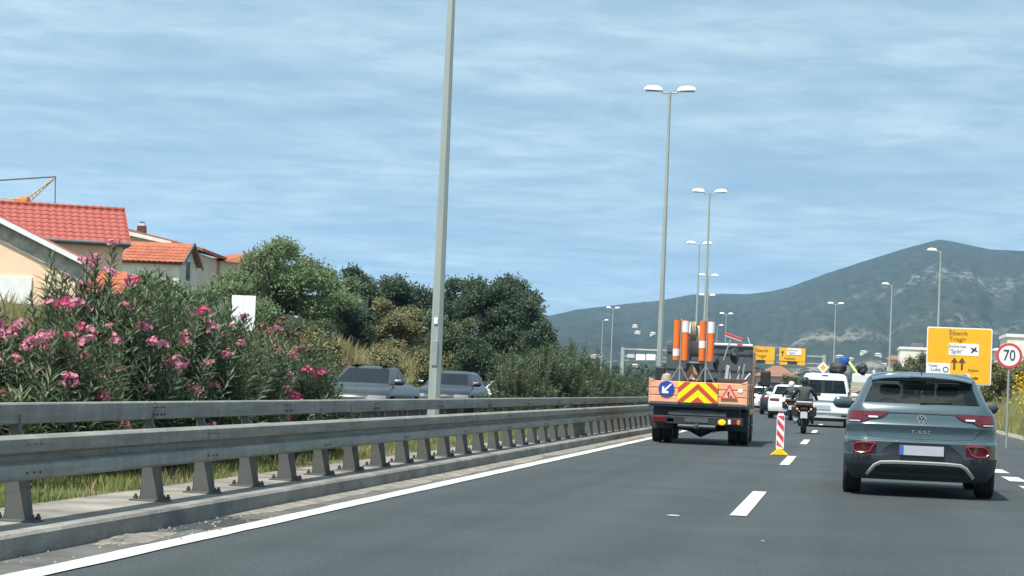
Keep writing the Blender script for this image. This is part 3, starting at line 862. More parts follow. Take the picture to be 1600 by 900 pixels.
OLM = [oleander_meshes(21, 0.95, 1.25, 2.0, 330), oleander_meshes(37, 0.95, 1.3, 2.0, 300), oleander_meshes(58, 0.95, 1.2, 2.0, 320)]
def oleander(x, y, H, label, var, nb, seed, rz=0.0, w=1.0, deep=0.15, brown=0.12, face=True, mat_=None):
    t = thing('oleander_bush', label, 'bush', (x, y, 0.12), rz, 'oleander bushes in the median')
    me, sm, tips = OLM[var]
    s = H/2.05
    f = obj('foliage', me, None, t); f.scale = (w, w, s); f['kind'] = 'stuff'
    st = obj('stems', sm, None, t); st.scale = (w, w, s); st['kind'] = 'stuff'
    r_ = random.Random(seed)
    # blossoms sit on shoot tips, most on the side towards the sun and the road
    cand = [tp for tp in tips if tp[2] > 0.70]
    cr, sr = cos(-rz), sin(-rz)
    def score(tp):
        q = tp[1]; wx, wy = q.x*cos(rz)-q.y*sin(rz), q.x*sin(rz)+q.y*cos(rz)
        return (-wy*0.9 + wx*0.35 + tp[2]*1.2 + q.z*0.75) + r_.random()*1.3
    cand.sort(key=score, reverse=True)
    got = []
    for tp in cand:
        if len(got) >= nb: break
        if any((tp[0]-g_).length < 0.19 for g_ in got): continue
        got.append(tp[0])
        u = r_.random()
        bm_ = BL[4] if u < brown else BL[3] if u < brown+deep else BL[r_.randrange(3)]
        b = obj('blossom', bm_, None, t, loc=(tp[0].x*w, tp[0].y*w, tp[0].z*s + 0.02)); b.rotation_euler = (r_.uniform(-.5, .5), r_.uniform(-.5, .5), r_.random()*6)
        k = 0.60+0.55*r_.random(); b.scale = (k, k, k)
    return t
oleander(-7.35, 18.3, 1.64, 'oleander with clusters of pink blossom down its left side, left end of the hedge', 2, 44, 1, 2.2, 1.0)
oleander(-7.35, 20.3, 2.20, 'tallest pink-flowered oleander, its tips against the peach house wall', 0, 42, 2, 0.0, 0.95)
oleander(-7.15, 22.4, 2.02, 'dark oleander with a big pink cluster on top, right of the peach house', 1, 20, 3, 3.6, 1.0)
oleander(-7.35, 24.0, 2.05, 'high oleander with pale pink tips below the small orange roof', 2, 26, 4, 1.0, 0.9)
oleander(-7.10, 26.3, 1.48, 'oleander with deep pink blossom just before the white sign back', 0, 22, 6, 2.9, 0.95, deep=0.55)
oleander(-7.45, 27.6, 1.52, 'oleander with reddish faded blossom at the right end of the flowering hedge', 1, 16, 7, 0.7, 0.80, deep=0.3, brown=0.5)
oleander(-7.75, 29.0, 1.00, 'low ragged oleander ending the flowering hedge beside the grey saloon car', 2, 4, 8, 2.0, 0.55, brown=0.7)
oleander(-7.00, 46.0, 1.55, 'rust-tinged flowerless oleander right of the tall lamp post', 0, 8, 9, 1.5, 0.70, brown=1.0)
oleander(-7.10, 48.8, 2.10, 'broad rust-tinged oleander with upright tip, in front of the dark tree', 1, 12, 10, 0.3, 1.1, brown=1.0)
oleander(-7.15, 51.5, 2.10, 'bushy oleander right of the dark tree, below the distant lamp posts', 2, 10, 12, 2.4, 1.1, brown=1.0)
oleander(-7.20, 55.0, 2.20, 'upright oleander with a pointed top at the right of the second hedge', 0, 8, 13, 4.0, 1.05, brown=1.0)
oleander(-7.10, 58.6, 1.75, 'oleander tapering off the second hedge towards the gantry', 1, 8, 14, 5.0, 1.0, brown=1.0)
oleander(-7.10, 64.5, 1.62, 'low reddish oleander left of the works truck', 2, 16, 15, 1.2, 1.0, brown=0.9)
oleander(-7.10, 69.0, 1.60, 'low reddish oleander nearest the tail of the works truck', 0, 14, 16, 2.6, 1.0, brown=0.9)

# young pale shoots standing out of the hedge
def sprout(p, h, label, n=4, seed=1):
    r_ = random.Random(seed); V, F = [], []; SV = MB()
    for i in range(n):
        a = 2*pi*i/n + r_.random()
        shoot(V, F, SV, r_, Vector((0.03*cos(a), 0.03*sin(a), 0)), Vector((0.16*cos(a), 0.16*sin(a), h*(0.75+0.25*r_.random()))), Vector((0, 0, 0)), 12, 0.19, 0.026, 0.35)
    t = thing('oleander_sprout', label, 'shrub', p, 0, 'pale oleander sprouts')
    me = bpy.data.meshes.new('leaves'); me.from_pydata(V, [], F); me.materials.append(M['leaf_oleander_pale']); f = obj('leaves', me, None, t); f['kind'] = 'stuff'
    sm = SV.mesh('stems', fix=False); sm.materials.append(M['bark']); s_ = obj('stems', sm, None, t); s_['kind'] = 'stuff'
sprout((-6.9, 19.9, 0.12), 2.0, 'pale arching sprout with long leaves against the peach wall', 4, 3)
sprout((-6.75, 25.0, 0.12), 1.75, 'pale green leafy sprout in front of the white sign back', 6, 6)
sprout((-6.7, 17.0, 0.12), 1.0, 'pale long-leaved sprout low at the left edge of the picture', 6, 8)

# ------------------------------------------------------------------ trees
def crown(seed, lobes, n, leaf, shell=0.55):
    """leaf clumps spread through the outer part of several lobes; gaps between them"""
    r_ = random.Random(seed); V, F = [], []
    vol = [l[3]*l[4]*l[5] for l in lobes]; tot = sum(v**0.67 for v in vol)
    for l, v in zip(lobes, vol):
        c = Vector(l[:3]); rx, ry, rz_ = l[3:]
        k = int(n*(v**0.67)/tot/14)
        for i in range(k):
            q = rvec(r_)
            if q.z < -0.35: q.z *= -0.6
            rr = (shell + (1-shell)*r_.random())*(0.72+0.5*fbm(q.x*2.2+c.x, q.y*2.2+q.z*1.9+c.y, 3, seed))
            cc = c + Vector((q.x*rx*rr, q.y*ry*rr, q.z*rz_*rr))
            sc = leaf*(0.9+0.9*r_.random())
            for j in range(14):
                p = cc + rvec(r_)*sc*1.9*r_.random()
                d = (rvec(r_) + q*0.5 + Vector((0, 0, 0.1))).normalized(); nn = (Vector((0, 0, 1)) + rvec(r_)*0.9).normalized()
                leaf_quad(V, F, p, d, nn, leaf*(0.7+0.6*r_.random()), leaf*0.62, 0.15)
    me = bpy.data.meshes.new('crown'); me.from_pydata(V, [], F); return me
def trunk(seed, lobes, H, r0):
    r_ = random.Random(seed); mb = MB()
    top = Vector((0, 0, H*0.55))
    mb.tube([(0, 0, -0.4), (0.1*r_.uniform(-1, 1), 0, H*0.25), top], [r0, r0*0.8, r0*0.55], 8, False)
    for l in lobes:
        c = Vector(l[:3]); st = Vector((0, 0, H*(0.22+0.25*r_.random())))
        mid = st.lerp(c, 0.5) + Vector((0, 0, -0.1*H*r_.random()))
        mb.tube([st, mid, c], [r0*0.45, r0*0.3, r0*0.1], 6, False)
        for k in range(3):
            e = c + Vector((rvec(r_).x*l[3], rvec(r_).y*l[4], abs(rvec(r_).z)*l[5]))*0.8
            mb.tube([c.lerp(mid, 0.3), c.lerp(e, 0.5), e], [r0*0.16, r0*0.1, r0*0.04], 5, False)
    return mb.mesh('trunk', True)
def rand_lobes(seed, W, H, n, low=0.3, flat=1.0):
    r_ = random.Random(seed); out = []
    n = int(n*1.7)
    for i in range(n):
        a = 2.39996*i + 0.7*r_.random(); e = (i+0.5)/n          # spread over a dome, low lobes first
        zz = low + (0.90-low)*e; rad = (1-max(0, (e-0.25)/0.80)**2.2)**0.5 if e > 0.25 else 0.88+0.12*e/0.25
        k = rad*(0.55+0.30*r_.random()); s = 0.20+0.13*r_.random()
        out.append((cos(a)*W*k, sin(a)*W*k, H*zz*(0.93+0.12*r_.random()), W*s, W*s, max(H*0.09, W*s*0.75)*flat))
    out.append((0, 0, H*0.55, W*0.45, W*0.45, H*0.28*flat))
    return out
def tree(x, y, label, lobes, H, r0, n, leaf, m, seed, group='trees behind the far carriageway', name='tree', z=None):
    t = thing(name, label, 'tree', (x, y, ground_h(x, y) if z is None else z), 0, group)
    me = crown(seed, lobes, n, leaf); me.materials.append(M[m]); c = obj('crown', me, None, t); c['kind'] = 'stuff'
    tm = trunk(seed, lobes, H, r0); tm.materials.append(M['bark']); obj('trunk', tm, None, t)
    return t
def tree_px(px, py_top, Y, wpx, label, m, seed, n=9000, leaf=0.2, nl=9, low=0.15, flat=1.0, r0=0.2, **k):
    """place a tree so that its top and width are those seen in the photograph, standing on the ground at distance Y"""
    top = at(px, py_top, Y); z0 = ground_h(top.x, Y); H = top.z - z0
    W = wpx/2*Y/FPX*1.02
    return tree(top.x, Y, label, rand_lobes(seed, W*1.05, H*1.0, nl, low, flat), H, r0, n, leaf, m, seed, **k)
tree_px(440, 376, 90, 215, 'large light green broad tree behind the white sign back', 'leaf_light', 3, 42000, 0.15, 15, 0.02, r0=0.22)
tree_px(530, 425, 96, 70, 'small light green tree leaning over the green metal fence', 'leaf_light', 5, 8000, 0.15, 6, 0.35)
tree_px(565, 420, 128, 80, 'dark tree rising left of the lamp post, open crown against the sky', 'leaf_dark', 8, 15000, 0.20, 8, 0.1)
tree_px(632, 432, 132, 150, 'dark rounded tree right behind the dry grass slope, left of the lamp post', 'leaf_dark', 11, 24000, 0.20, 11, 0.05)
tree_px(785, 430, 130, 180, 'biggest dark green tree with a broken right edge, right of the lamp post', 'leaf_dark', 14, 46000, 0.19, 15, 0.04)
tree_px(730, 433, 138, 130, 'dark tree directly behind the lamp post, joining the biggest one', 'leaf_dark', 17, 24000, 0.20, 11, 0.05)
tree_px(835, 470, 126, 85, 'low dark crown hanging at the right of the biggest dark tree', 'leaf_dark', 19, 15000, 0.19, 8, 0.12)
# shrubs on the bank
def shrub_px(px, py_top, Y, wpx, label, m, seed, n=5000, leaf=0.13, nl=6, group='shrubs on the rocky bank', z=None):
    top = at(px, py_top, Y); z0 = ground_h(top.x, Y) if z is None else z; H = max(0.4, top.z - z0); W = wpx/2*Y/FPX
    lob = rand_lobes(seed, W*1.1, H, nl, 0.0, 1.25)
    t = thing('shrub', label, 'shrub', (top.x, Y, z0), 0, group)
    me = crown(seed, lob, n, leaf, 0.45); me.materials.append(M[m]); c = obj('crown', me, None, t); c['kind'] = 'stuff'
    tm = trunk(seed, lob, H, 0.05); tm.materials.append(M['bark']); obj('stems', tm, None, t)
    return t
shrub_px(620, 470, 98, 110, 'tall olive-green shrub above the dark oncoming car', 'leaf_olive', 31, 16000)
shrub_px(700, 485, 96, 110, 'greyish green shrub behind the lamp post, halfway up the bank', 'leaf_mid', 32, 16000)
shrub_px(745, 520, 95, 90, 'dense dark shrub low on the bank, right of the lamp post', 'leaf_dark', 33, 12000)
shrub_px(600, 545, 82, 60, 'low scrubby bush above the roof of the grey car', 'leaf_olive', 34, 7000)
shrub_px(670, 548, 84, 60, 'low bush between rock faces, left of the lamp post', 'leaf_olive', 35, 7000)
shrub_px(560, 478, 92, 60, 'dark shrub at the right end of the green fence', 'leaf_dark', 36, 9000)
shrub_px(290, 440, 70, 120, 'green shrub below the house with the chimney', 'leaf_light', 37, 12000)
shrub_px(235, 425, 66, 80, 'thin pale green shrub against the white house wall', 'leaf_light', 38, 7000)
shrub_px(470, 505, 76, 120, 'wide shrub under the large light green tree', 'leaf_mid', 39, 14000)
shrub_px(780, 545, 100, 70, 'scrub at the foot of the biggest dark tree', 'leaf_mid', 40, 9000)
shrub_px(500, 520, 72, 80, 'dusty green shrub left of the dry grass clump', 'leaf_olive', 41, 9000)
# right-hand bank
shrub_px(1622, 606, 62, 22, 'gorse bush with yellow flowers at the right edge of the picture', 'leaf_light', 51, 5000, 0.08, group='shrubs on the right bank')
V, F = [], []; r_ = random.Random(3); c0 = at(1604, 606, 61.4)
for i in range(520):
    p = Vector((r_.gauss(0, 0.22), r_.gauss(0, 0.25), r_.gauss(0.02, 0.30))); leaf_quad(V, F, p, rvec(r_), rvec(r_), 0.06, 0.05)
me = bpy.data.meshes.new('gorse_flowers'); me.from_pydata(V, [], F); me.materials.append(M['petal_yellow'])
go = obj('gorse_flowers', me, None, [o for o in bpy.data.objects if o.get('label', '').startswith('gorse')][0]); go['kind'] = 'stuff'
go.location = c0 - go.parent.location
shrub_px(1562, 565, 112, 50, 'grey-green shrub behind the speed limit sign', 'leaf_olive', 52, 8000, group='shrubs on the right bank')
shrub_px(1590, 560, 120, 60, 'olive shrub under the white wall at the right edge', 'leaf_olive', 53, 8000, group='shrubs on the right bank')
tree_px(1438, 551, 190, 46, 'round green tree just left of the big yellow sign', 'leaf_mid', 61, 8000, 0.2, 7, 0.1, group='trees on the right side')
tree_px(1412, 566, 180, 44, 'low green tree beside the white house', 'leaf_mid', 62, 7000, 0.2, 6, 0.1, group='trees on the right side')
shrub_px(1236, 585, 170, 34, 'dark bush below the right-hand yellow gantry sign', 'leaf_mid', 63, 6000, 0.15, group='shrubs along the bend')

# ------------------------------------------------------------------ grass
def blades(name, label, m, n, place, hmin, hmax, w, seed, cat='grass', lean=0.5):
    r_ = random.Random(seed); V, F = [], []
    for i in range(n):
        x, y, z = place(r_); h = hmin+(hmax-hmin)*r_.random()**1.5; a = r_.random()*6.28; k = lean*h*r_.random(); ww = w*(0.6+0.8*r_.random())
        b = len(V); ca, sa = cos(a), sin(a); l2 = r_.random()*6.28
        V.extend(((x-ca*ww, y-sa*ww, z), (x+ca*ww, y+sa*ww, z), (x+ca*ww*0.7+cos(l2)*k*0.4, y+sa*ww*0.7+sin(l2)*k*0.4, z+h*0.6), (x+cos(l2)*k, y+sin(l2)*k, z+h)))
        F.extend(((b, b+1, b+2), (b, b+2, b+3)))
    me = bpy.data.meshes.new(name); me.from_pydata(V, [], F); me.materials.append(M[m])
    return tag(obj(name, me), label, cat, kind='stuff')
def med(r_):
    y = 12 + 75*r_.random()**2.0; x = -8.6 + 2.64*r_.random()**0.6
    return x+off(y), y, 0.11
def medclump(r_):
    while True:
        x, y, z = med(r_)
        if fbm(x*1.6, y*0.9, 3, 12) > 0.36+0.15*r_.random(): return x, y, z
blades('grass', 'green grass growing in the median under the guardrail', 'grass_green', 70000, medclump, 0.03, 0.15, 0.007, 1)
blades('dry_grass', 'straw-coloured dead grass among the green in the median', 'grass_dry', 12000, med, 0.04, 0.16, 0.006, 2)
def rbank(r_):
    y = 42 + 95*r_.random()**1.3; x = 5.55 + 7*r_.random()**1.2 + off(y)
    return x, y, ground_h(x, y)-0.03
blades('grass', 'rough green grass on the bank under the speed limit sign', 'grass_green', 30000, rbank, 0.12, 0.50, 0.012, 3)
blades('dry_grass', 'dry yellow grass mixed into the right-hand bank', 'grass_dry', 12000, rbank, 0.15, 0.65, 0.010, 4)
def lbank(r_):
    while True:
        y = 22 + 108*r_.random()**0.75; x = -17.0 - 12*r_.random()**1.2 + off(y)
        if fbm(x*0.45, y*0.28, 3, 15) > 0.40: return x, y, ground_h(x, y)-0.04
blades('dry_grass', 'tall pale dry grass on the rocky bank above the oncoming cars', 'grass_dry', 52000, lbank, 0.25, 0.95, 0.014, 5)
def lbank2(r_):
    y = 15 + 125*r_.random()**0.75; x = -17.0 - 14*r_.random() + off(y)
    return x, y, ground_h(x, y)-0.04
blades('grass', 'green weeds on the rocky bank behind the far carriageway', 'grass_green', 36000, lbank2, 0.15, 0.7, 0.014, 6)
pc = at(548, 560, 78); pz = ground_h(pc.x, 78)
def clump(r_):
    x, y = pc.x + r_.gauss(0, 0.55), 78 + r_.gauss(0, 0.6); return x, y, ground_h(x, y)-0.05
o = blades('dry_grass', 'pale straw-coloured grass clump beside the green fence', 'grass_dry', 2600, clump, 0.7, 1.6, 0.014, 7, lean=0.35)

# rocks breaking out of the bank
def rock_mesh(seed):
    r_ = random.Random(seed); bm = bmesh.new(); bmesh.ops.create_icosphere(bm, subdivisions=2, radius=1)
    for v in bm.verts:
        f_ = 0.65+0.75*fbm(v.co.x*1.4+seed, v.co.y*1.4+v.co.z*1.3, 3, seed); v.co *= f_
        v.co.x = round(v.co.x*3)/3*0.6 + v.co.x*0.4
    me = bpy.data.meshes.new('rock'); bm.to_mesh(me); bm.free(); me.materials.append(M['rock']); return me
RK = [rock_mesh(i) for i in (1, 4, 9)]
rk = [(530, 556, 74, 26, 'pale rock at the left roof edge of the grey car'), (585, 540, 78, 18, 'small pale boulder under the dry grass clump'), (640, 582, 75, 34, 'broken pale rock face between the two oncoming cars'),
      (655, 565, 77, 22, 'pale rock just left of the lamp post'), (750, 590, 80, 26, 'pale rock right of the darker oncoming car'), (795, 545, 96, 34, 'pale rock slab under the biggest dark tree'), (770, 606, 83, 20, 'low rock behind the white oncoming car'), (620, 588, 73, 24, 'rock low on the bank behind the grey car mirror')]
for i, (px, py, Y, w, lb) in enumerate(rk):
    p = at(px, py, Y); r0 = w/2*Y/FPX
    o = obj('rock', RK[i % 3], None); o.location = (p.x, Y, ground_h(p.x, Y)+r0*0.15); o.scale = (r0*1.2, r0*1.3, r0*0.7); o.rotation_euler = (0.3*i, 0.2*i, i*1.7); tag(o, lb, 'rock', 'rocks in the bank')

# distant woods between the road and the mountain foot
def woods():
    r_ = random.Random(77); V, F = [], []
    for i in range(900):
        px = 845 + 800*r_.random(); Y = 330 + 950*r_.random()**1.4
        p = at(px, 600, Y); x = p.x; z0 = ground_h(x, Y)
        if abs(x - off(min(Y, 700)) + 4) < 22 and Y < 600: continue
        H = (2.2+3.8*r_.random())*(0.7+0.6*fbm(x*0.01, Y*0.01, 2)); W = H*(0.5+0.35*r_.random()); lf = 0.55+0.0005*Y
        for j in range(46):
            q = rvec(r_); q.z = abs(q.z)
            c = Vector((x+q.x*W, Y+q.y*W, z0+H*(0.1+0.85*q.z*(0.7+0.3*r_.random()))))
            leaf_quad(V, F, c, rvec(r_), (Vector((0, -0.4, 1))+rvec(r_)*0.7).normalized(), lf*1.5, lf*1.1)
    me = bpy.data.meshes.new('distant_woods'); me.from_pydata(V, [], F); me.materials.append(M['leaf_far'])
    return tag(obj('distant_woods', me), 'dark green distant scrub and trees at the foot of the mountain', 'trees', kind='stuff')
woods()

# ================================================================== VEHICLES
NR, NC, NS = 12, 6, 22
def ring_at(rings, v):
    if v <= rings[0]['v']: return rings[0]
    for a, b in zip(rings, rings[1:]):
        if v <= b['v']:
            t = (v-a['v'])/(b['v']-a['v']); return {k: a[k]+(b[k]-a[k])*t for k in a}
    return rings[-1]
def rg(v, w, yr, yf, rr=0.25, ryr=0.2, rf=0.35, ryf=0.3, cr=0.05, cf=0.12):
    return dict(v=v, w=w, yr=yr, yf=yf, rr=rr, ryr=ryr, rf=rf, ryf=ryf, cr=cr, cf=cf)
def outline(q):
    """plan of the car body at one height, anticlockwise from the left end of the tail"""
    w, P = q['w'], []
    e = w-q['rr']; yA = q['yr'] + q['cr']*(e/w)**2
    for i in range(NR): 
        x = -e + 2*e*i/NR; P.append((x, q['yr'] + q['cr']*(x/w)**2))
    for i in range(NC):
        a = pi/2*i/NC; P.append((e + q['rr']*sin(a), yA + q['ryr']*(1-cos(a))))
    ef = w-q['rf']; yB = q['yf'] - q['cf']*(ef/w)**2
    y0, y1 = yA+q['ryr'], yB-q['ryf']
    for i in range(NS): P.append((w, y0+(y1-y0)*i/NS))
    for i in range(NC):
        a = pi/2*i/NC; P.append((ef + q['rf']*cos(a), y1 + q['ryf']*sin(a)))
    for i in range(NR):
        x = ef - 2*ef*i/NR; P.append((x, q['yf'] - q['cf']*(x/w)**2))
    for i in range(NC):
        a = pi/2*i/NC; P.append((-ef - q['rf']*sin(a), yB - q['ryf']*(1-cos(a))))
    for i in range(NS): P.append((-w, y1+(y0-y1)*i/NS))
    for i in range(NC):
        a = pi/2*i/NC; P.append((-e - q['rr']*cos(a), y0 - q['ryr']*sin(a)))
    return P
S_REAR = range(0, NR); S_RR = range(NR, NR+NC); S_RIGHT = range(NR+NC, NR+NC+NS); S_FR = range(NR+NC+NS, NR+2*NC+NS)
S_FRONT = range(NR+2*NC+NS, 2*NR+2*NC+NS); S_FL = range(2*NR+2*NC+NS, 2*NR+3*NC+NS); S_LEFT = range(2*NR+3*NC+NS, 2*NR+3*NC+2*NS); S_RL = range(2*NR+3*NC+2*NS, 2*NR+4*NC+2*NS)
MM = 2*NR+4*NC+2*NS
def tail_y(rings, u, v):
    q = ring_at(rings, v); w = q['w']; e = w-q['rr']; au = abs(u)
    if au <= e: return q['yr'] + q['cr']*(u/w)**2
    s = min(1.0, (au-e)/max(1e-6, q['rr'])); return q['yr'] + q['cr']*(e/w)**2 + q['ryr']*(1-sqrt(max(0, 1-s*s)))
def nose_y(rings, u, v):
    q = ring_at(rings, v); w = q['w']; e = w-q['rf']; au = abs(u)
    if au <= e: return q['yf'] - q['cf']*(u/w)**2
    s = min(1.0, (au-e)/max(1e-6, q['rf'])); return q['yf'] - q['cf']*(e/w)**2 - q['ryf']*(1-sqrt(max(0, 1-s*s)))
def shell(rings, cats, parent, wheels=(), wr=0.37):
    """cats(i, j, v, x, y) -> name of the part that face belongs to; returns part objects"""
    outs = [outline(q) for q in rings]; parts = {}
    for i in range(len(rings)-1):
        for j in range(MM):
            k = (j+1) % MM
            P = [(*outs[i][j], rings[i]['v']), (*outs[i][k], rings[i]['v']), (*outs[i+1][k], rings[i+1]['v']), (*outs[i+1][j], rings[i+1]['v'])]
            cx = sum(p[0] for p in P)/4; cy = sum(p[1] for p in P)/4; cz = sum(p[2] for p in P)/4
            if any(abs(cy-wy) < wr+0.05 and (cy-wy)**2+(cz-wz)**2 < (wr+0.05)**2 and (j in S_RIGHT or j in S_LEFT) for wy, wz in wheels): continue
            c = cats(i, j, cz, cx, cy)
            if c is None: continue
            parts.setdefault(c, MB()).add(P, [(0, 1, 2, 3)])
    # roof and floor
    b = parts.setdefault('body', MB()); b.add([(*p, rings[-1]['v']) for p in outs[-1]], [tuple(range(MM))])
    parts.setdefault('floor', MB()).add([(*p, rings[0]['v']) for p in outs[0]], [tuple(reversed(range(MM)))])
    return parts
def weld(mb, name, m, parent, smooth=True, solid=0.0):
    if name.startswith('side_window'): name = 'side_window'
    me = bpy.data.meshes.new(name); me.from_pydata(mb.v, [], mb.f)
    bm = bmesh.new(); bm.from_mesh(me); bmesh.ops.remove_doubles(bm, verts=bm.verts, dist=0.0005)
    bm.to_mesh(me); bm.free()
    if smooth:
        for p in me.polygons: p.use_smooth = True
        me.set_sharp_from_angle(angle=R(30))
    return obj(name, me, M[m], parent)
def patch(fn, us, lo, hi, out=0.006, depth=0.05, nv=4, sgn=-1):
    """a curved plate lying on a surface y=fn(u,v): us list of u, lo/hi functions of u; sgn -1 = stands proud towards -y"""
    mb = MB(); rows = []; back = []
    for u in us:
        vs = [lo(u) + (hi(u)-lo(u))*k/nv for k in range(nv+1)]
        rows.append([(u, fn(u, v)+sgn*out, v) for v in vs]); back.append([(u, fn(u, v)-sgn*depth, v) for v in vs])
    mb.grid(rows)
    def skirt(a, b):
        mb.grid([a, b])
    skirt([r_[0] for r_ in rows], [r_[0] for r_ in back]); skirt([r_[-1] for r_ in back], [r_[-1] for r_ in rows])
    skirt(back[0], rows[0]); skirt(rows[-1], back[-1])
    return mb
def lin(a, b, n): return [a+(b-a)*i/n for i in range(n+1)]
_wh = {}
def wheel(parent, x, y, z, r=0.335, w=0.225, dual=False):
    key = (r, w)
    if key not in _wh:
        t = MB(); h = w/2
        prof = [(r*0.66, -h*0.85), (r*0.80, -h), (r*0.93, -h*0.96), (r*0.985, -h*0.8)]
        for g_ in (-0.5, 0.0, 0.5):                       # tread grooves
            prof += [(r, h*(g_-0.20)), (r, h*(g_-0.06)), (r*0.965, h*(g_-0.05)), (r*0.965, h*(g_+0.05)), (r, h*(g_+0.06))]
        prof += [(r*0.985, h*0.8), (r*0.93, h*0.96), (r*0.80, h), (r*0.66, h*0.85)]
        t.lathe(prof, 'X', (0, 0, 0), 32)
        tm = t.mesh('tyre', True); tm.materials.append(M['rubber'])
        d = MB(); d.lathe([(0.03, -h*0.55), (r*0.18, -h*0.6), (r*0.20, -h*0.3), (r*0.60, -h*0.2), (r*0.66, -h*0.8), (r*0.68, -h*0.8), (r*0.66, 0), (r*0.66, h*0.8), (0.03, h*0.5)], 'X', (0, 0, 0), 24)
        for s in (-1, 1):
            for k in range(5):
                a = 2*pi*k/5
                d.tube([(s*h*0.62, r*0.12*cos(a), r*0.12*sin(a)), (s*h*0.75, r*0.62*cos(a), r*0.62*sin(a))], [r*0.09, r*0.07], 6)
        dm = d.mesh('rim', True); dm.materials.append(M['rim'])
        _wh[key] = (tm, dm)
    tm, dm = _wh[key]
    wo = bpy.data.objects.new('wheel', None); col.objects.link(wo); wo.parent = parent; wo.location = (x, y, z); wo.empty_display_size = 0.1
    obj('tyre', tm, None, wo); obj('rim', dm, None, wo)
    return wo
def mirror(parent, x, y, z, m, s, sc=1.0):
    mb = MB(); rows = []
    for i in range(9):
        t = i/8; xx = s*(0.03+0.24*t)*sc; k = sc*(max(0, 1-(2*t-0.9)**4 if t > 0.45 else 1-0.25*(0.9-2*t)**2))**0.5
        rows.append([(xx, 0.055*k*cos(a)+0.03*(1-t), 0.078*k*sin(a)) for a in [2*pi*n/10 for n in range(11)]])
    mb.grid(rows)
    mb.tube([(-s*0.03, 0.03, -0.05), (s*0.08, 0.01, -0.04)], 0.025, 6)
    o = mb.build('mirror', M[m], parent, True, loc=(x, y, z))
    g_ = MB(); g_.add([(s*(0.05)*sc, -0.052*sc, -0.055*sc), (s*0.23*sc, -0.05*sc, -0.05*sc), (s*0.24*sc, -0.05*sc, 0.05*sc), (s*0.05*sc, -0.056*sc, 0.058*sc)], [(0, 1, 2, 3)])
    return o
def seats(parent, ys, w, z0, hz=0.0):
    for y in ys:
        for x in (-w, w):
            mb = MB(); mb.box((0, 0, 0), (0.48, 0.14, 0.60), rx=-0.15); mb.build('seat', M['interior'], parent, bevel=0.05, loc=(x, y, z0+0.30))
            mb = MB(); mb.box((0, 0, 0), (0.24, 0.09, 0.13)); mb.build('headrest', M['interior'], parent, bevel=0.045, loc=(x, y-0.06, z0+0.72+hz))

# ------------------------------------------------------------------ the blue-grey car ahead
car = thing('car', 'blue-grey compact SUV with red tail lights driving directly ahead in the right lane', 'car', (0.885, 26.2, 0.0), R(0.0))
TR = [rg(0.20, .78, .20, 3.95, .25, .2), rg(0.26, .84, .10, 4.08), rg(0.36, .895, .03, 4.15, .28, .22), rg(0.47, .908, .0, 4.2, .28, .24), rg(0.50, .910, .0, 4.2, .28, .24), rg(0.505, .908, .012, 4.21, .28, .24),
      rg(0.60, .908, .006, 4.22, .28, .24), rg(0.662, .908, .0, 4.22, .28, .24), rg(0.685, .905, .018, 4.22, .28, .24), rg(0.70, .902, .050, 4.22, .28, .24), rg(0.715, .90, .058, 4.21, .28, .24), rg(0.79, .90, .064, 4.2, .28, .25),
      rg(0.835, .897, .050, 4.18, .28, .25), rg(0.865, .895, .046, 4.16, .28, .25), rg(0.885, .893, .062, 4.14, .28, .25), rg(0.95, .885, .082, 4.08, .27, .25), rg(1.0, .872, .098, 3.9, .26, .24, .3, .3), rg(1.03, .862, .110, 3.5, .25, .22, .25, .3), rg(1.07, .838, .130, 3.2, .2, .2, .2, .3), rg(1.105, .805, .155, 3.0, .13, .17, .15, .25),
      rg(1.125, .79, .172, 2.95, .10, .16, .12, .22), rg(1.22, .745, .262, 2.75, .095, .15, .12, .2), rg(1.32, .70, .362, 2.5, .09, .14, .1, .2), rg(1.405, .655, .45, 2.28, .085, .13, .1, .2, .05, .1), rg(1.425, .645, .445, 2.2, .09, .13, .12, .2, .05, .1),
      rg(1.455, .62, .44, 2.12, .14, .16, .14, .2, .06, .1), rg(1.485, .57, .46, 2.0, .2, .2, .2, .2, .06, .08), rg(1.505, .47, .52, 1.85, .2, .2, .2, .2, .05, .06), rg(1.513, .30, .65, 1.6, .15, .2, .15, .2, .04, .04)]
def tr_cat(i, j, v, x, y):
    if 1.125 <= v <= 1.405 and j in S_REAR: return 'rear_window'
    if 1.11 <= v <= 1.405 and (j in S_FRONT): return 'windscreen'
    if 1.125 <= v <= 1.405 and (j in S_RIGHT or j in S_LEFT):
        k = (j - S_RIGHT[0]) if j in S_RIGHT else (S_LEFT[-1] - j)
        return (('side_window_r' if k < 10 else 'side_window_rf') if j in S_RIGHT else ('side_window_l' if k < 10 else 'side_window_lf')) if k not in (0, 10, 21) else 'body'
    if v < 0.5: return 'bumper_cladding'
    if 0.505 <= v <= 0.70: return 'bumper' if (j in S_REAR or j in S_RR or j in S_RL) else 'body'
    return 'body'
WZ = 0.335
pr = shell(TR, tr_cat, car, wheels=((0.85, WZ), (3.42, WZ)), wr=0.36)
names = {'body': 'car_blue', 'bumper': 'car_blue', 'bumper_cladding': 'cladding', 'rear_window': 'glass_tint', 'windscreen': 'glass_clear', 'side_window': 'glass_tint', 'floor': 'cladding'}
PO = {k: weld(mb, k, names[k[:11] if k.startswith('side_window') else k], car) for k, mb in pr.items()}
fn = lambda u, v: tail_y(TR, u, v)
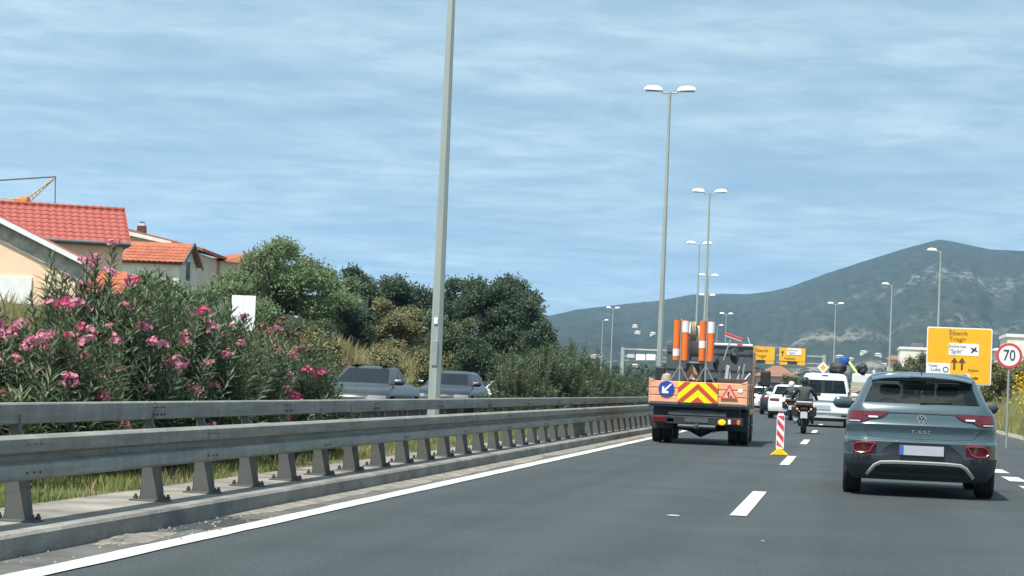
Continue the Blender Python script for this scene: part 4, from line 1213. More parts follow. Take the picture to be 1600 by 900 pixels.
# tailgate seams: thin dark grooves drawn as recessed strips standing 2 mm proud
def seam(pts, r_=0.004, m='cladding', nm='seam', fnc=fn, par=None, o=0.001):
    mb = MB(); mb.tube([(u, fnc(u, v)-o, v) for u, v in pts], r_, 6); return mb.build(nm, M[m], par or PO['body'], True)
seam([(-.78, .885), (-.70, .85), (-.665, .80), (-.62, .735), (-.57, .715), (-.3, .708), (0, .706), (.3, .708), (.57, .715), (.62, .735), (.665, .80), (.70, .85), (.78, .885)], nm='tailgate_seam')
seam([(-.42, 1.008), (-.2, 1.010), (0, 1.011), (.2, 1.010), (.42, 1.008)], 0.008, 'cladding', 'trim_line')
for s in (-1, 1):
    us = [s*u for u in (.40, .43, .48, .55, .62, .68, .72, .76, .80, .835, .86, .872)]
    def hi(u): a = abs(u); return 1.022 - 0.004*(a-.4)/.47 if a < .80 else 1.018-0.10*(a-.80)
    def lo(u):
        a = abs(u)
        if a < .48: return 1.0 - 0.055*(a-.40)/.08
        if a < .62: return .945 - 0.02*(a-.48)/.14
        if a < .68: return .925 - 0.038*(a-.62)/.06
        return .887
    tl = patch(fn, us, lo, hi, 0.014, 0.03, 5).build('tail_light', M['lens_dark'], car, True)
    # lit red bar, clear reversing lamp and lower clear strip
    patch(fn, [s*u for u in (.47, .55, .62, .68)], lambda u: .962, lambda u: .998, 0.020, 0.01, 2).build('red_bar', M['lens_red'], tl, True)
    patch(fn, [s*u for u in (.70, .74, .78, .82, .85)], lambda u: .915, lambda u: 1.003, 0.020, 0.01, 3).build('red_bar', M['lens_red'], tl, True)
    patch(fn, [s*u for u in (.52, .56, .60, .63)], lambda u: .944, lambda u: .962, 0.022, 0.01, 1).build('reversing_lamp', M['lens_white'], tl, True)
    patch(fn, [s*u for u in (.73, .78, .82, .86)], lambda u: .889, lambda u: .904, 0.020, 0.01, 1).build('clear_strip', M['silver'], tl, True)
    # bumper reflector: dark panel with a glowing red outline
    rf = patch(fn, [s*u for u in (.53, .60, .68, .75, .80)], lambda u: .517, lambda u: .642, 0.006, 0.02, 3).build('bumper_lamp', M['lens_dark'], car, True)
    loop = [(.535, .636), (.63, .642), (.74, .637), (.795, .61), (.795, .55), (.77, .522), (.66, .519), (.60, .54), (.57, .60), (.535, .636)]
    mb = MB(); mb.tube([(s*u, fn(s*u, v)-0.012, v) for u, v in loop], 0.008, 6, False); mb.build('light_loop', M['lens_bright'], rf, True)
    # vent slot in the cladding
    patch(fn, [s*u for u in (.58, .66, .74, .81)], lambda u: .445, lambda u: .492, 0.003, 0.02, 1).build('vent_slot', M['rubber'], PO['bumper_cladding'], True)
    # roof rail
    mb = MB(); mb.tube([(s*.575, .70, 1.455), (s*.575, .82, 1.50), (s*.57, 1.3, 1.515), (s*.555, 2.0, 1.50), (s*.54, 2.15, 1.45)], 0.018, 8); mb.build('roof_rail', M['silver'], car, True)
    mirror(car, s*.80, 2.72, 1.10, 'cladding' if s > 0 else 'car_blue', s, 1.05)
    for y in (0.85, 3.42): wheel(car, s*.80, y, WZ)
    mb = MB(); mb.box((s*.66, 0.62, .30), (.30, .05, .16)); mb.build('mud_guard', M['rubber'], car)
# plate recess and plate
patch(fn, lin(-.50, .50, 12), lambda u: .50 if abs(u) < .42 else .50, lambda u: .655 if abs(u) < .34 else .655-.9*(abs(u)-.34), 0.002, 0.02, 2).build('plate_recess', M['car_dark'], PO['bumper'], True)
mb = MB(); mb.box((0, 0, 0), (.52, .012, .115)); pl = mb.build('number_plate', M['plate'], car, loc=(0.01, -0.016, .568))
mb = MB(); mb.box((-.236, -.002, 0), (.046, .012, .111)); mb.build('blue_band', M['plate_blue'], pl)
# silver skid trim, arched down at both ends
tr = [(-.635, .255), (-.60, .30), (-.54, .37), (-.47, .408), (-.3, .418), (0, .420), (.3, .418), (.47, .408), (.54, .37), (.60, .30), (.635, .255)]
mb = MB(); rows = []
for i, (u, v) in enumerate(tr):
    w_ = 0.021; d = (Vector((*tr[min(i+1, 10)], 0)) - Vector((*tr[max(i-1, 0)], 0))).normalized(); nx, nz = -d.y, d.x
    rows.append([(u+nx*k*w_, fn(u, v) - o_, v+nz*k*w_) for k, o_ in ((-1, 0), (-.8, .022), (.5, .03), (1, .012), (1, 0))])
mb.grid(rows); mb.build('skid_trim', M['silver'], car, True)
patch(fn, lin(-.53, .53, 10), lambda u: .24, lambda u: .36, 0.004, 0.02, 2).build('diffuser', M['rubber'], PO['bumper_cladding'], True)
seam([(-.86, .672), (-.5, .676), (0, .678), (.5, .676), (.86, .672)], 0.006, 'car_blue', 'bumper_edge', par=PO['bumper'], o=-0.004)
# spoiler over the rear window
mb = MB(); rows = []
for u in lin(-.60, .60, 14):
    f_ = (abs(u)/.60)**3
    rows.append([(u, .62, 1.497-.045*f_), (u, .42+.06*f_, 1.487-.05*f_), (u, .285+.10*f_, 1.455-.05*f_), (u, .28+.10*f_, 1.44-.05*f_), (u, .40+.05*f_, 1.425-.05*f_), (u, .60, 1.425-.04*f_)])
mb.grid(rows); sp_ = mb.build('spoiler', M['car_blue'], car, True)
mb = MB(); mb.box((0, .286, 1.449), (.30, .012, .012)); mb.build('brake_light', M['lens_dark'], sp_)
mb = MB(); mb.prism([(.62, 1.50), (.74, 1.505), (.62, 1.565), (.605, 1.56)], 'X', -.012, .012); mb.build('antenna', M['cladding'], car, bevel=0.004)
mb = MB(); mb.tube([(-.02, fn(0, 1.14)-.02, 1.14), (.30, fn(.3, 1.155)-.02, 1.15), (.36, fn(.35, 1.16)-.018, 1.158)], [.014, .010, .006], 6); mb.build('wiper', M['rubber'], car, True)
# round emblem and model lettering
em = thing('emblem', None, None); em.parent = car; em.location = (0, fn(0, .94)-.012, .94)
mb = MB(); mb.lathe([(.050, -.006), (.057, -.006), (.057, .006), (.050, .006)], 'Y', (0, 0, 0), 32, True); mb.build('ring', M['chrome'], em, True)
mb = MB(); mb.lathe([(0, .002), (.051, .002), (.051, .008), (0, .008)], 'Y', (0, 0, 0), 32); mb.build('disc', M['cladding'], em)
def strokes(segs, w=.0085):
    mb = MB()
    for (x0, z0), (x1, z1) in segs:
        d = Vector((x1-x0, z1-z0)).normalized()*w/2; nx, nz = -d.y, d.x
        mb.prism([(x0+nx, z0+nz), (x1+nx, z1+nz), (x1-nx, z1-nz), (x0-nx, z0-nz)], 'Y', -.006, .002)
    return mb
strokes([((-.020, .046), (-.0015, .008)), ((.020, .046), (.0015, .008))]).build('v_stroke', M['chrome'], em)['kind'] = 'stuff'
strokes([((-.040, .028), (-.021, -.040)), ((-.019, -.040), (-.001, -.002)), ((.001, -.002), (.019, -.040)), ((.021, -.040), (.040, .028))]).build('w_stroke', M['chrome'], em)['kind'] = 'stuff'
text('T - R O C', .052, M['chrome'], PO['body'], (0, fn(0, .785)-.006, .785), 1.05)
mb = MB(); mb.lathe([(0, -.004), (.012, -.004), (.013, 0)], 'Y', (0, 0, 0), 12); mb.build('tow_cap', M['chrome'], car, loc=(-.29, fn(-.29, .672)-.012, .672))
mb = MB(); mb.box((0, 0, 0), (1.5, 3.3, .06)); mb.build('floor_pan', M['interior'], car, loc=(0, 2.1, .24))
mb = MB(); mb.box((0, 0, 0), (1.45, .5, .25)); mb.build('dashboard', M['interior'], car, loc=(0, 2.9, .95), bevel=.05)
mb = MB(); mb.box((0, 0, 0), (1.35, .7, .05)); mb.build('parcel_shelf', M['interior'], car, loc=(0, .75, 1.02))
seats(car, (1.25, 2.15), .36, .52, .05)
mb = MB(); mb.lathe([(.15, -.012), (.165, 0), (.15, .012)], 'Y', (0, 0, 0), 18, True); mb.build('steering_wheel', M['interior'], car, loc=(-.36, 2.62, 1.02))
mb = MB(); mb.box((0, 0, 0), (.24, .02, .07)); mb.build('inside_mirror', M['interior'], car, loc=(0, 2.35, 1.34), bevel=.02)

# ------------------------------------------------------------------ generic passenger car for the others
def generic_car(label, loc, rz, m, H=1.45, L=4.5, W=1.84, kind='saloon', group=None, glass='glass_clear', lamps=True):
    t = thing('car', label, 'car', loc, rz, group)
    h = W/2; k = H/1.45
    b = [rg(.20, h*.88, .18, L-.2), rg(.34, h*.97, .04, L-.05), rg(.50, h*.995, .0, L), rg(.62, h, .02, L-.01, .3, .25, .45, .5, .05, .2), rg(.70*k, h*.995, .04, L-.06, .3, .25, .45, .5, .05, .25), rg(.78*k, h*.985, .06, L-.16, .3, .25, .42, .5, .05, .3)]
    if kind == 'saloon': rt = [(.86, .12, L-.45, .95), (.92, .25, L-.95, .92), (.955, .55, L-1.28, .88), (.98, .85, L-1.38, .855)]; gl = (1.02, L-1.45); roof = (1.55, L-2.25)
    else: rt = [(.86, .09, L-.45, .96), (.92, .12, L-.9, .93), (.96, .15, L-1.18, .90), (.99, .17, L-1.28, .87)]; gl = (.24, L-1.34); roof = (.55, L-2.05)
    for v, yr, yf, w in rt: b.append(rg(v*k, h*w, yr, yf, .22, .22, .3, .35, .05, .2))
    zb = (rt[-1][0]+.02)*k
    for q in (0, .33, .66, 1.0):
        b.append(rg(zb + (H-.09-zb)*q, h*(.845-.16*q), gl[0]+(roof[0]-gl[0])*q, gl[1]+(roof[1]-gl[1])*q, .10, .15, .12, .25, .06, .16))
    b.append(rg(H-.06, h*.655, roof[0]+.03, roof[1]-.10, .14, .2, .16, .25, .06, .14)); b.append(rg(H-.02, h*.56, roof[0]+.14, roof[1]-.3, .2, .3, .2, .3, .06, .1)); b.append(rg(H, h*.35, roof[0]+.4, roof[1]-.6, .2, .3, .2, .3, .04, .06))
    zt = H-.09
    def cat(i, j, v, x, y):
        if zb < v < zt:
            if j in S_REAR: return 'rear_window'
            if j in S_FRONT: return 'windscreen'
            if j in S_RIGHT or j in S_LEFT:
                q = (j - S_RIGHT[0]) if j in S_RIGHT else (S_LEFT[-1] - j)
                return (('side_window_r' if q < 10 else 'side_window_rf') if j in S_RIGHT else ('side_window_l' if q < 10 else 'side_window_lf')) if q not in (0, 10, 11, 21) else 'body'
        if v < .36: return 'bumper_cladding'
        return 'body'
    pr_ = shell(b, cat, t, ((.85, .32), (L-.85, .32)), .34)
    nm = {'body': m, 'bumper_cladding': 'cladding', 'rear_window': 'glass_tint', 'windscreen': glass, 'side_window': 'glass_tint', 'floor': 'cladding'}
    po = {kk: weld(mb_, kk, nm[kk[:11] if kk.startswith('side_window') else kk], t) for kk, mb_ in pr_.items()}
    fr = lambda u, v: nose_y(b, u, v); ft = lambda u, v: tail_y(b, u, v)
    for s in (-1, 1):
        patch(fr, [s*u*h for u in (.52, .62, .72, .82, .90, .95)], lambda u: .60*k+.02, lambda u: .715*k, .012, .05, 3, 1).build('headlight', M['headlamp'], t, True)
        patch(ft, [s*u*h for u in (.45, .55, .68, .80, .92)], lambda u: .74*k, lambda u: .86*k, .012, .05, 3).build('tail_light', M['lens_red'], t, True)
        mirror(t, s*h*.86, L-1.62, zb+.04, m, s, 1.0)
        for y in (.85, L-.85): wheel(t, s*(h-.12), y, .32, .32, .21)
    patch(fr, lin(-.42, .42, 8), lambda u: .45*k, lambda u: .66*k, .010, .03, 2, 1).build('grille', M['cladding'], t, True)
    patch(fr, lin(-.75, .75, 10), lambda u: .24, lambda u: .38, .006, .03, 2, 1).build('lower_intake', M['rubber'], t, True)
    mb_ = MB(); mb_.box((0, 0, 0), (.52, .012, .11)); mb_.build('number_plate', M['plate'], t, loc=(0, L+.012, .42))
    mb_ = MB(); mb_.box((0, 0, 0), (.52, .012, .11)); mb_.build('number_plate', M['plate'], t, loc=(0, -.012 if kind != 'saloon' else -.012, .58))
    mb_ = MB(); mb_.box((0, 0, 0), (W*.8, .5, .22)); mb_.build('dashboard', M['interior'], t, loc=(0, L-1.7, zb-.14), bevel=.05)
    seats(t, (L-3.3, L-2.35), .36, .50*k, .02)
    mb_ = MB(); mb_.box((0, 0, 0), (W*.85, L*.8, .05)); mb_.build('floor_pan', M['interior'], t, loc=(0, L/2, .25))
    return t
# oncoming traffic beyond the median (they face the camera)
p = at(583, 600, 51.5)
generic_car('dark grey saloon car coming towards the camera, left of the tall lamp post', (p.x-.30, 54.6, 0), pi, 'car_grey', 1.45, 4.6, 1.86, 'saloon', glass='glass_dark')
p = at(698, 600, 65.0)
generic_car('dark hatchback car coming towards the camera just right of the tall lamp post', (p.x-.12, 68.6, 0), pi, 'car_dark', 1.43, 4.25, 1.80, 'hatch', glass='glass_dark')
p = at(776, 608, 88.0)
wc = generic_car('low white car coming towards the camera, only its bonnet visible past the bushes', (p.x, 92.2, 0), pi, 'car_white', 1.22, 4.4, 1.85, 'saloon', glass='glass_dark')
# queue ahead, seen from behind
generic_car('white car with dark rear window in the left lane ahead of the motorcycle', (-2.62, 97.0, 0), R(1), 'car_white', 1.55, 4.4, 1.84, 'hatch', glass='glass_tint')
generic_car('dark car further up the left lane beyond the white car', (-3.55, 112.0, 0), R(3), 'car_dark', 1.5, 4.4, 1.84, 'hatch', glass='glass_tint')
generic_car('small white and dark car far ahead, right beside the works truck', (-4.95, 127.0, 0), R(4), 'car_white', 1.5, 4.4, 1.8, 'hatch', glass='glass_tint')

# ------------------------------------------------------------------ road works truck
TX, TY = -3.17, 46.0
tk = thing('works_truck', 'orange road works tipper truck with yellow and red chevron tailboard in the left lane', 'truck', (TX, TY, 0), 0)
HB = 1.055                              # half width of the flatbed
def tp(name, m, parent=None, bevel=0.0, smooth=False, *boxes):
    mb = MB()
    for a, b in boxes: mb.span(a, b)
    return mb.build(name, M[m], parent or tk, smooth, bevel)
# chassis, axle, wheels
tp('chassis', 'truck_black', None, 0.01, False, ((-.42, .05, .55), (.42, 5.2, .74)))
tp('bed_floor', 'truck_grey', None, 0.008, False, ((-HB+.01, .02, .79), (HB-.01, 3.5, .868)))
tp('cross_beam', 'truck_grey', None, 0.008, False, ((-.62, .03, .62), (.62, .13, .70)))
tp('subframe', 'truck_black', None, 0.0, False, ((-.90, .25, .42), (.90, .55, .79)))
tp('underrun_bar', 'truck_black', None, 0.01, False, ((-.98, -.02, .43), (.98, .06, .60)))
for s in (-1, 1):
    for x in (.72, .945): wheel(tk, s*x, 1.35, .395, .395, .215)
    wheel(tk, s*.86, 4.55, .395, .395, .24)
    tp('mudguard', 'truck_black', None, 0.01, False, ((s*.58, .86, .30), (s*1.02, .90, .74)))
    tp('mudguard', 'truck_black', None, 0.02, False, ((s*.58, .92, .80-.035), (s*1.03, 1.86, .788)))
    lm = tp('tail_light', 'lens_red', None, 0.01, False, ((s*.66, -.045, .455), (s*.93, .0, .572)))
    if s > 0: tp('reversing_lens', 'lens_white', lm, 0.004, False, ((.665, -.052, .465), (.725, -.03, .562))); tp('indicator_lens', 'crane_orange', lm, 0.004, False, ((.855, -.052, .465), (.925, -.03, .562)))
    else: tp('lamp_bracket', 'truck_grey', lm, 0.0, False, ((-.64, -.02, .47), (-.50, .03, .545)))
mb = MB(); mb.lathe([(0, -.03), (.07, -.025), (.085, 0), (.085, .02)], 'Y', (0, 0, 0), 18); o = mb.build('indicator_lamp', M['lens_amber'], tk, True, loc=(.535, -.03, .50)); o.scale = (1, 1, .72)
tp('number_plate', 'truck_grey', None, 0, False, ((-.26, -.03, .475), (.24, -.022, .575)))
mb = MB(); mb.tube([(0, -.10, .39), (0, .05, .39)], .055, 12); mb.tube([(0, -.12, .39), (0, -.10, .45)], .025, 8); mb.tube([(-.40, 0, .39), (.40, 0, .39)], .045, 8); mb.build('tow_hitch', M['truck_grey'], tk, True)
mb = MB(); mb.tube([(-.62, 1.35, .36), (-.25, 1.35, .33), (0, 1.33, .27), (.25, 1.35, .33), (.62, 1.35, .36)], [.06, .07, .14, .07, .06], 10); mb.build('axle', M['truck_black'], tk, True)
for s in (-1, 1):
    mb = MB(); mb.tube([(s*.34, .15, .42), (s*.33, .15, .30), (s*.37, .12, .27)], .012, 6); mb.build('chain_hook', M['truck_black'], tk)
# tailboard of three boards, corner ears
tb = thing('tailboard', None, None); tb.parent = tk
for i in range(3):
    z0 = .885 + i*.155; tp('board', 'truck_orange', tb, 0.012, False, ((-HB+.03, -.035, z0), (HB-.03, .005, z0+.142)))
tp('board_rail', 'truck_rail', tb, 0, False, ((-HB+.035, -.022, 1.026), (HB-.035, .0, 1.042)))
tp('board_rail', 'truck_rail', tb, 0, False, ((-HB+.035, -.022, 1.181), (HB-.035, .0, 1.197)))
tp('bottom_channel', 'truck_grey', tb, 0.004, False, ((-HB, -.045, .840), (HB, .0, .880)))
for s in (-1, 1):
    mb = MB(); mb.prism([(s*(HB-.005), .87), (s*(HB-.005), 1.395), (s*(HB-.03), 1.395), (s*(HB-.13), 1.345), (s*(HB-.13), 1.335), (s*(HB-.032), 1.335), (s*(HB-.032), .87)], 'Y', -.042, .02); mb.build('corner_ear', M['truck_orange'], tk)
    sb = thing('side_board', None, None); sb.parent = tk
    for i in range(3):
        z0 = .885+i*.155; tp('board', 'truck_orange', sb, .01, False, ((s*(HB-.03), .03, z0), (s*HB, 3.5, z0+.142)))
    for y in (.9, 1.9, 2.9): tp('stake', 'truck_rail', sb, 0, False, ((s*HB, y, .87), (s*(HB+.02), y+.06, 1.34)))
# chevron board: yellow plate with red bars
CW, CZ0, CZ1 = .425, .895, 1.33
cb = tp('chevron_board', 'chev_yellow', None, 0, False, ((-CW, -.062, CZ0), (CW, -.045, CZ1)))
def chev(z, th=.125, k=.62):
    """one red inverted V whose tip is at height z, cut to the plate"""
    P = []
    for s in (-1, 1):
        poly = [(0, z), (s*CW, z-k*CW*1.12), (s*CW, z-k*CW*1.12-th), (0, z-th)]
        # clip to plate
        def clip(pl, f, ins):
            out = []
            for a, b in zip(pl, pl[1:]+pl[:1]):
                ia, ib = ins(a), ins(b)
                if ia: out.append(a)
                if ia != ib:
                    t = (f-a[1])/(b[1]-a[1]); out.append((a[0]+(b[0]-a[0])*t, f))
            return out
        poly = clip(poly, CZ1, lambda p_: p_[1] <= CZ1)
        if len(poly) > 2: poly = clip(poly, CZ0, lambda p_: p_[1] >= CZ0)
        if len(poly) > 2: P.append(poly)
    return P
for z in (1.025, 1.305, 1.585):
    for poly in chev(z, .115, .80):
        mb = MB(); mb.prism(poly, 'Y', -.068, -.060); mb.build('red_bar', M['chev_red'], cb)
# blue keep-left disc with white arrow
mb = MB(); mb.lathe([(0, -.012), (.165, -.012), (.17, -.008), (.17, 0), (0, 0)], 'Y', (0, 0, 0), 32); ds = mb.build('arrow_disc', M['sign_blue'], tk, loc=(-.675, -.045, 1.17))
mb = MB(); mb.prism([(.118, .095), (.095, .118), (-.045, -.012), (-.045, .045), (-.092, .045), (-.092, -.098), (.05, -.098), (.05, -.052), (-.015, -.047)], 'Y', -.020, -.010); mb.build('arrow', M['sign_white'], ds)
# triangular road works sign
def tri(s, h=.866): return [(-s/2, -s*h/3), (s/2, -s*h/3), (0, s*h*2/3)]
mb = MB(); mb.prism(tri(.37), 'Y', -.012, 0); ts = mb.build('works_triangle', M['sign_red'], tk, loc=(.67, -.045, 1.10))
mb = MB(); mb.prism(tri(.27), 'Y', -.017, -.008); mb.build('triangle_field', M['truck_orange'], ts)
mb = MB(); mb.prism([(-.03, .05), (0, .06), (.005, .03), (-.015, .01), (.0, -.02), (-.005, -.06), (-.025, -.06), (-.02, -.02), (-.04, .0)], 'Y', -.022, -.012); mb.prism([(.01, -.06), (.07, -.06), (.045, -.025), (.03, -.02)], 'Y', -.022, -.012); mb.build('worker_pictogram', M['sign_black'], ts)['kind'] = 'stuff'
mb = MB(); mb.lathe([(0, -.006), (.055, -.006), (.055, 0)], 'Y', (0, 0, 0), 20); o = mb.build('round_sticker', M['sign_white'], tk, loc=(.905, -.037, 1.19)); o.scale = (1, 1, .8)
# front wall of the bed and the cab
hb = tp('headboard', 'truck_grey', None, .008, False, ((-.99, 3.44, .87), (.99, 3.49, 2.20)))
for z in (1.25, 1.62, 2.0): tp('headboard_rib', 'truck_black', hb, 0, False, ((-.98, 3.425, z), (.98, 3.44, z+.03)))
tp('white_bar', 'sign_white', hb, .01, False, ((-.05, 3.40, 2.215), (.98, 3.46, 2.262)))
tp('bar_clamp', 'sign_red', hb, .004, False, ((.62, 3.385, 2.21), (.74, 3.40, 2.266)))
tp('cab', 'truck_orange', None, .06, False, ((-.98, 3.62, .62), (.98, 5.25, 2.15)))
tp('cab_rear_window', 'window_dark', None, .02, False, ((-.7, 3.605, 1.5), (.7, 3.63, 2.0)))
for s in (-1, 1):
    mb = MB(); mb.tube([(s*.98, 4.9, 1.75), (s*1.20, 4.85, 1.70), (s*1.20, 4.85, 1.25)], .015, 6); mb.build('mirror_arm', M['truck_black'], tk)
    mb = MB(); mb.box((s*1.24, 4.85, 1.50), (.24, .09, .38)); o = mb.build('mirror', M['truck_black'], tk, bevel=.04)
    mb = MB(); mb.box((s*1.24, 4.80, 1.50), (.18, .012, .30)); mb.build('mirror_glass', M['window_dark'], o)
# --- load carried on the bed
def stand(x, label):
    t = thing('sign_stand', label, 'stand', (TX+x, TY+.18, .868), 0, 'sign stands carried on the truck')
    mb = MB(); mb.tube([(0, 0, .0), (0, 0, 1.83)], .022, 6); mb.build('upright', M['galvanised'], t)
    for s in (-1, 1):
        mb = MB(); mb.tube([(0, 0, .82), (s*.19, 0, .48)], .012, 5); mb.build('foot_stay', M['galvanised'], t)
        pn = thing('beacon_panel', None, None); pn.parent = t; pn.location = (s*.092, .0, 1.36)
        mb = MB(); mb.tube([(0, 0, -.43), (0, 0, .43)], .072, 12); mb.build('panel_body', M['orange_plastic'], pn, True)
        z = (.29 if s > 0 else (-.27 if x < -.2 else -.08)); hgt = .12 if s > 0 else .075
        mb = MB(); mb.tube([(0, 0, z-hgt), (0, 0, z+hgt)], .0755, 12); mb.build('reflective_band', M['sign_white'], pn, True)
    return t
stand(-.42, 'left metal stand with two upright orange and white beacons on the truck bed')
stand(.135, 'right metal stand with two upright orange and white beacons on the truck bed')
mb = MB(); mb.box((0, 0, 0), (.62, .03, .035)); o = mb.build('crossbar', M['galvanised'], loc=(TX-.14, TY+.225, 1.76)); tag(o, 'thin metal crossbar lying between the two beacon stands', 'bar')
# roll of grey hose with rope between the stands
dr = thing('hose_drum', 'grey drum with coiled beige rope between the orange beacons', 'drum', (TX-.14, TY+.75, .868))
mb = MB(); mb.lathe([(0, -.15), (.40, -.15), (.42, -.13), (.42, -.10), (.34, -.09), (.34, .09), (.42, .10), (.42, .13), (.40, .15), (0, .15)], 'X', (0, 0, 1.36), 26); mb.build('drum', M['grey_drum'], dr, True)
mb = MB()
for k in range(3): mb.tube([(-.05+.03*k, .16*cos(a)-.28, 1.56+.20*sin(a)) for a in [2*pi*i/16 for i in range(17)]], .018, 6, False)
mb.build('rope_coil', M['rope'], dr, True)['kind'] = 'stuff'
mb = MB(); mb.tube([(.10, -.1, 1.75), (.16, -.2, 1.35), (.2, -.3, .6)], .022, 6); mb.build('hose', M['rubber'], dr, True)
mb = MB(); mb.span((-.18, -.18, 0), (.18, .35, .93)); mb.build('drum_frame', M['truck_grey'], dr)
# loose warning triangle
ws = thing('warning_sign', 'yellow bordered red triangle warning sign leaning behind the tailboard', 'sign', (TX-.17, TY+.36, 1.36))
mb = MB(); mb.prism(tri(.46), 'Y', -.01, .01); o = mb.build('triangle_plate', M['rope'], ws, loc=(0, 0, .115)); mb = MB(); mb.prism(tri(.28), 'Y', -.016, -.008); mb.build('red_border', M['chev_red'], ws, loc=(0, 0, .09)); mb = MB(); mb.prism(tri(.15), 'Y', -.022, -.014); mb.build('white_field', M['sign_white'], ws, loc=(0, 0, .075))
# broom
br = thing('broom', 'long-handled broom with a red head sticking up from the truck bed', 'broom', (TX+.33, TY+.5, 1.30))
mb = MB(); mb.tube([(0, 0, 0), (.30, .1, 1.02)], .016, 6); mb.build('handle', M['galvanised'], br)
mb = MB(); mb.box((.36, .1, 1.06), (.42, .06, .05), ry=.30); mb.build('head', M['sign_red'], br, bevel=.01); mb = MB(); mb.box((.345, .1, 1.02), (.38, .05, .03), ry=.30); mb.build('bristles', M['bike_pale'], br)
# sticks, shovels and sheets
def stick(a, b, r0, m, label, nm='tool_handle', cat='tool'):
    mb = MB(); a, b = Vector(a), Vector(b); mb.tube([(0, 0, 0), (b-a)*.5, b-a], [r0, r0, r0*.8], 6); o = mb.build(nm, M[m], loc=Vector((TX, TY, 0))+a); return tag(o, label, cat, 'tools on the truck')
sh = thing('shovel', 'shovel with pale blade standing among the tools on the truck', 'shovel', (TX+.55, TY+1.0, .868), 0, 'tools on the truck')
mb = MB(); mb.tube([(0, 0, 0), (.05, 0, .80)], .018, 6); mb.build('handle', M['truck_black'], sh)
mb = MB(); mb.prism([(-.05, .55), (.0, .50), (.09, .55), (.05, .86), (-.02, .88)], 'Y', -.01, .01); mb.build('blade', M['sign_grey'], sh)
stick((.50, .9, .9), (.42, 1.0, 1.78), .02, 'tarp_dark', 'dark bar leaning beside the broom handle')
stick((.72, 1.2, .9), (.80, 1.3, 1.72), .03, 'sign_grey', 'pale plank standing right of the shovel')
stick((.80, 1.4, .9), (.90, 1.5, 1.78), .025, 'galvanised', 'grey tube standing at the right of the tools')
stick((.70, 1.1, 1.35), (.90, 1.3, 1.90), .016, 'tarp_dark', 'dark bent bar above the pale plank')
stick((.90, .6, 1.36), (1.06, .8, 1.58), .012, 'sign_white', 'short white stick near the right side board')
stick((.92, 3.3, 2.26), (.86, 3.3, 2.42), .016, 'sign_grey', 'small grey peg on the white bar')
for (a, b, m, lb) in (((.28, .3, 1.36), (.98, 1.4, 1.44), 'brown_board', 'brown plywood sheet lying on the right of the load'), ((-.30, .35, 1.34), (.26, 1.3, 1.40), 'tarp_dark', 'dark folded tarpaulin behind the chevron board')):
    mb = MB(); mb.span((a[0], a[1], .872), b); o = mb.build('stacked_boards' if m == 'brown_board' else 'tarpaulin', M[m], loc=(TX, TY, 0), bevel=.015); tag(o, lb, 'boards' if m == 'brown_board' else 'tarpaulin')
mb = MB(); mb.lathe([(0, 0), (.10, .0), (.13, .12), (.09, .24), (0, .27)], 'Z', (0, 0, 0), 10); o = mb.build('sack', M['beige_board'], loc=(TX-.72, TY+.5, 1.24), smooth=True); tag(o, 'small beige sack at the left corner of the truck bed', 'sack')
mb = MB(); mb.span((-.85, .3, .872), (-.58, .8, 1.24)); o = mb.build('crate', M['tarp_dark'], loc=(TX, TY, 0), bevel=.01); tag(o, 'dark crate under the beige sack on the truck bed', 'crate')

# ------------------------------------------------------------------ striped beacon standing on the lane line
bx = at(1218, 712, 40.0); BY = 1.2*FPX/98.0
bq = at(1218, 711, BY)
be = thing('delineator_beacon', 'red and white striped delineator beacon on a yellow foot beside the lane line', 'beacon', (bq.x, BY, 0)); be.scale = (.84, .9, 1)
PW, PZ0, PZ1 = .088, .13, .80
mb = MB(); mb.prism([(-PW, PZ0), (PW, PZ0), (PW, PZ1-.05), (PW*.6, PZ1), (-PW*.6, PZ1), (-PW, PZ1-.05)], 'Y', -.02, .02); pb = mb.build('panel', M['sign_white'], be)
for k in range(4):
    z = PZ0 - .09 + k*.205
    pts = [(-PW*.86, z+.15), (PW*.86, z), (PW*.86, z+.105), (-PW*.86, z+.255)]
    pts = [(x, min(max(zz, PZ0+.01), PZ1-.05)) for x, zz in pts]
    mb = MB(); mb.prism(pts, 'Y', -.025, -.018); mb.build('red_stripe', M['sign_red'], pb)
mb = MB(); mb.tube([(-.045, 0, PZ1-.01), (-.04, 0, PZ1+.035), (.04, 0, PZ1+.035), (.045, 0, PZ1-.01)], .012, 6); mb.build('carry_loop', M['chev_red'], be, True)
mb = MB(); mb.prism([(-.21, 0), (.20, 0), (.17, .035), (.075, .10), (.06, .14), (-.06, .14), (-.08, .10), (-.18, .03)], 'Y', -.16, .16); mb.build('foot', M['yellow_foot'], be, bevel=.02)

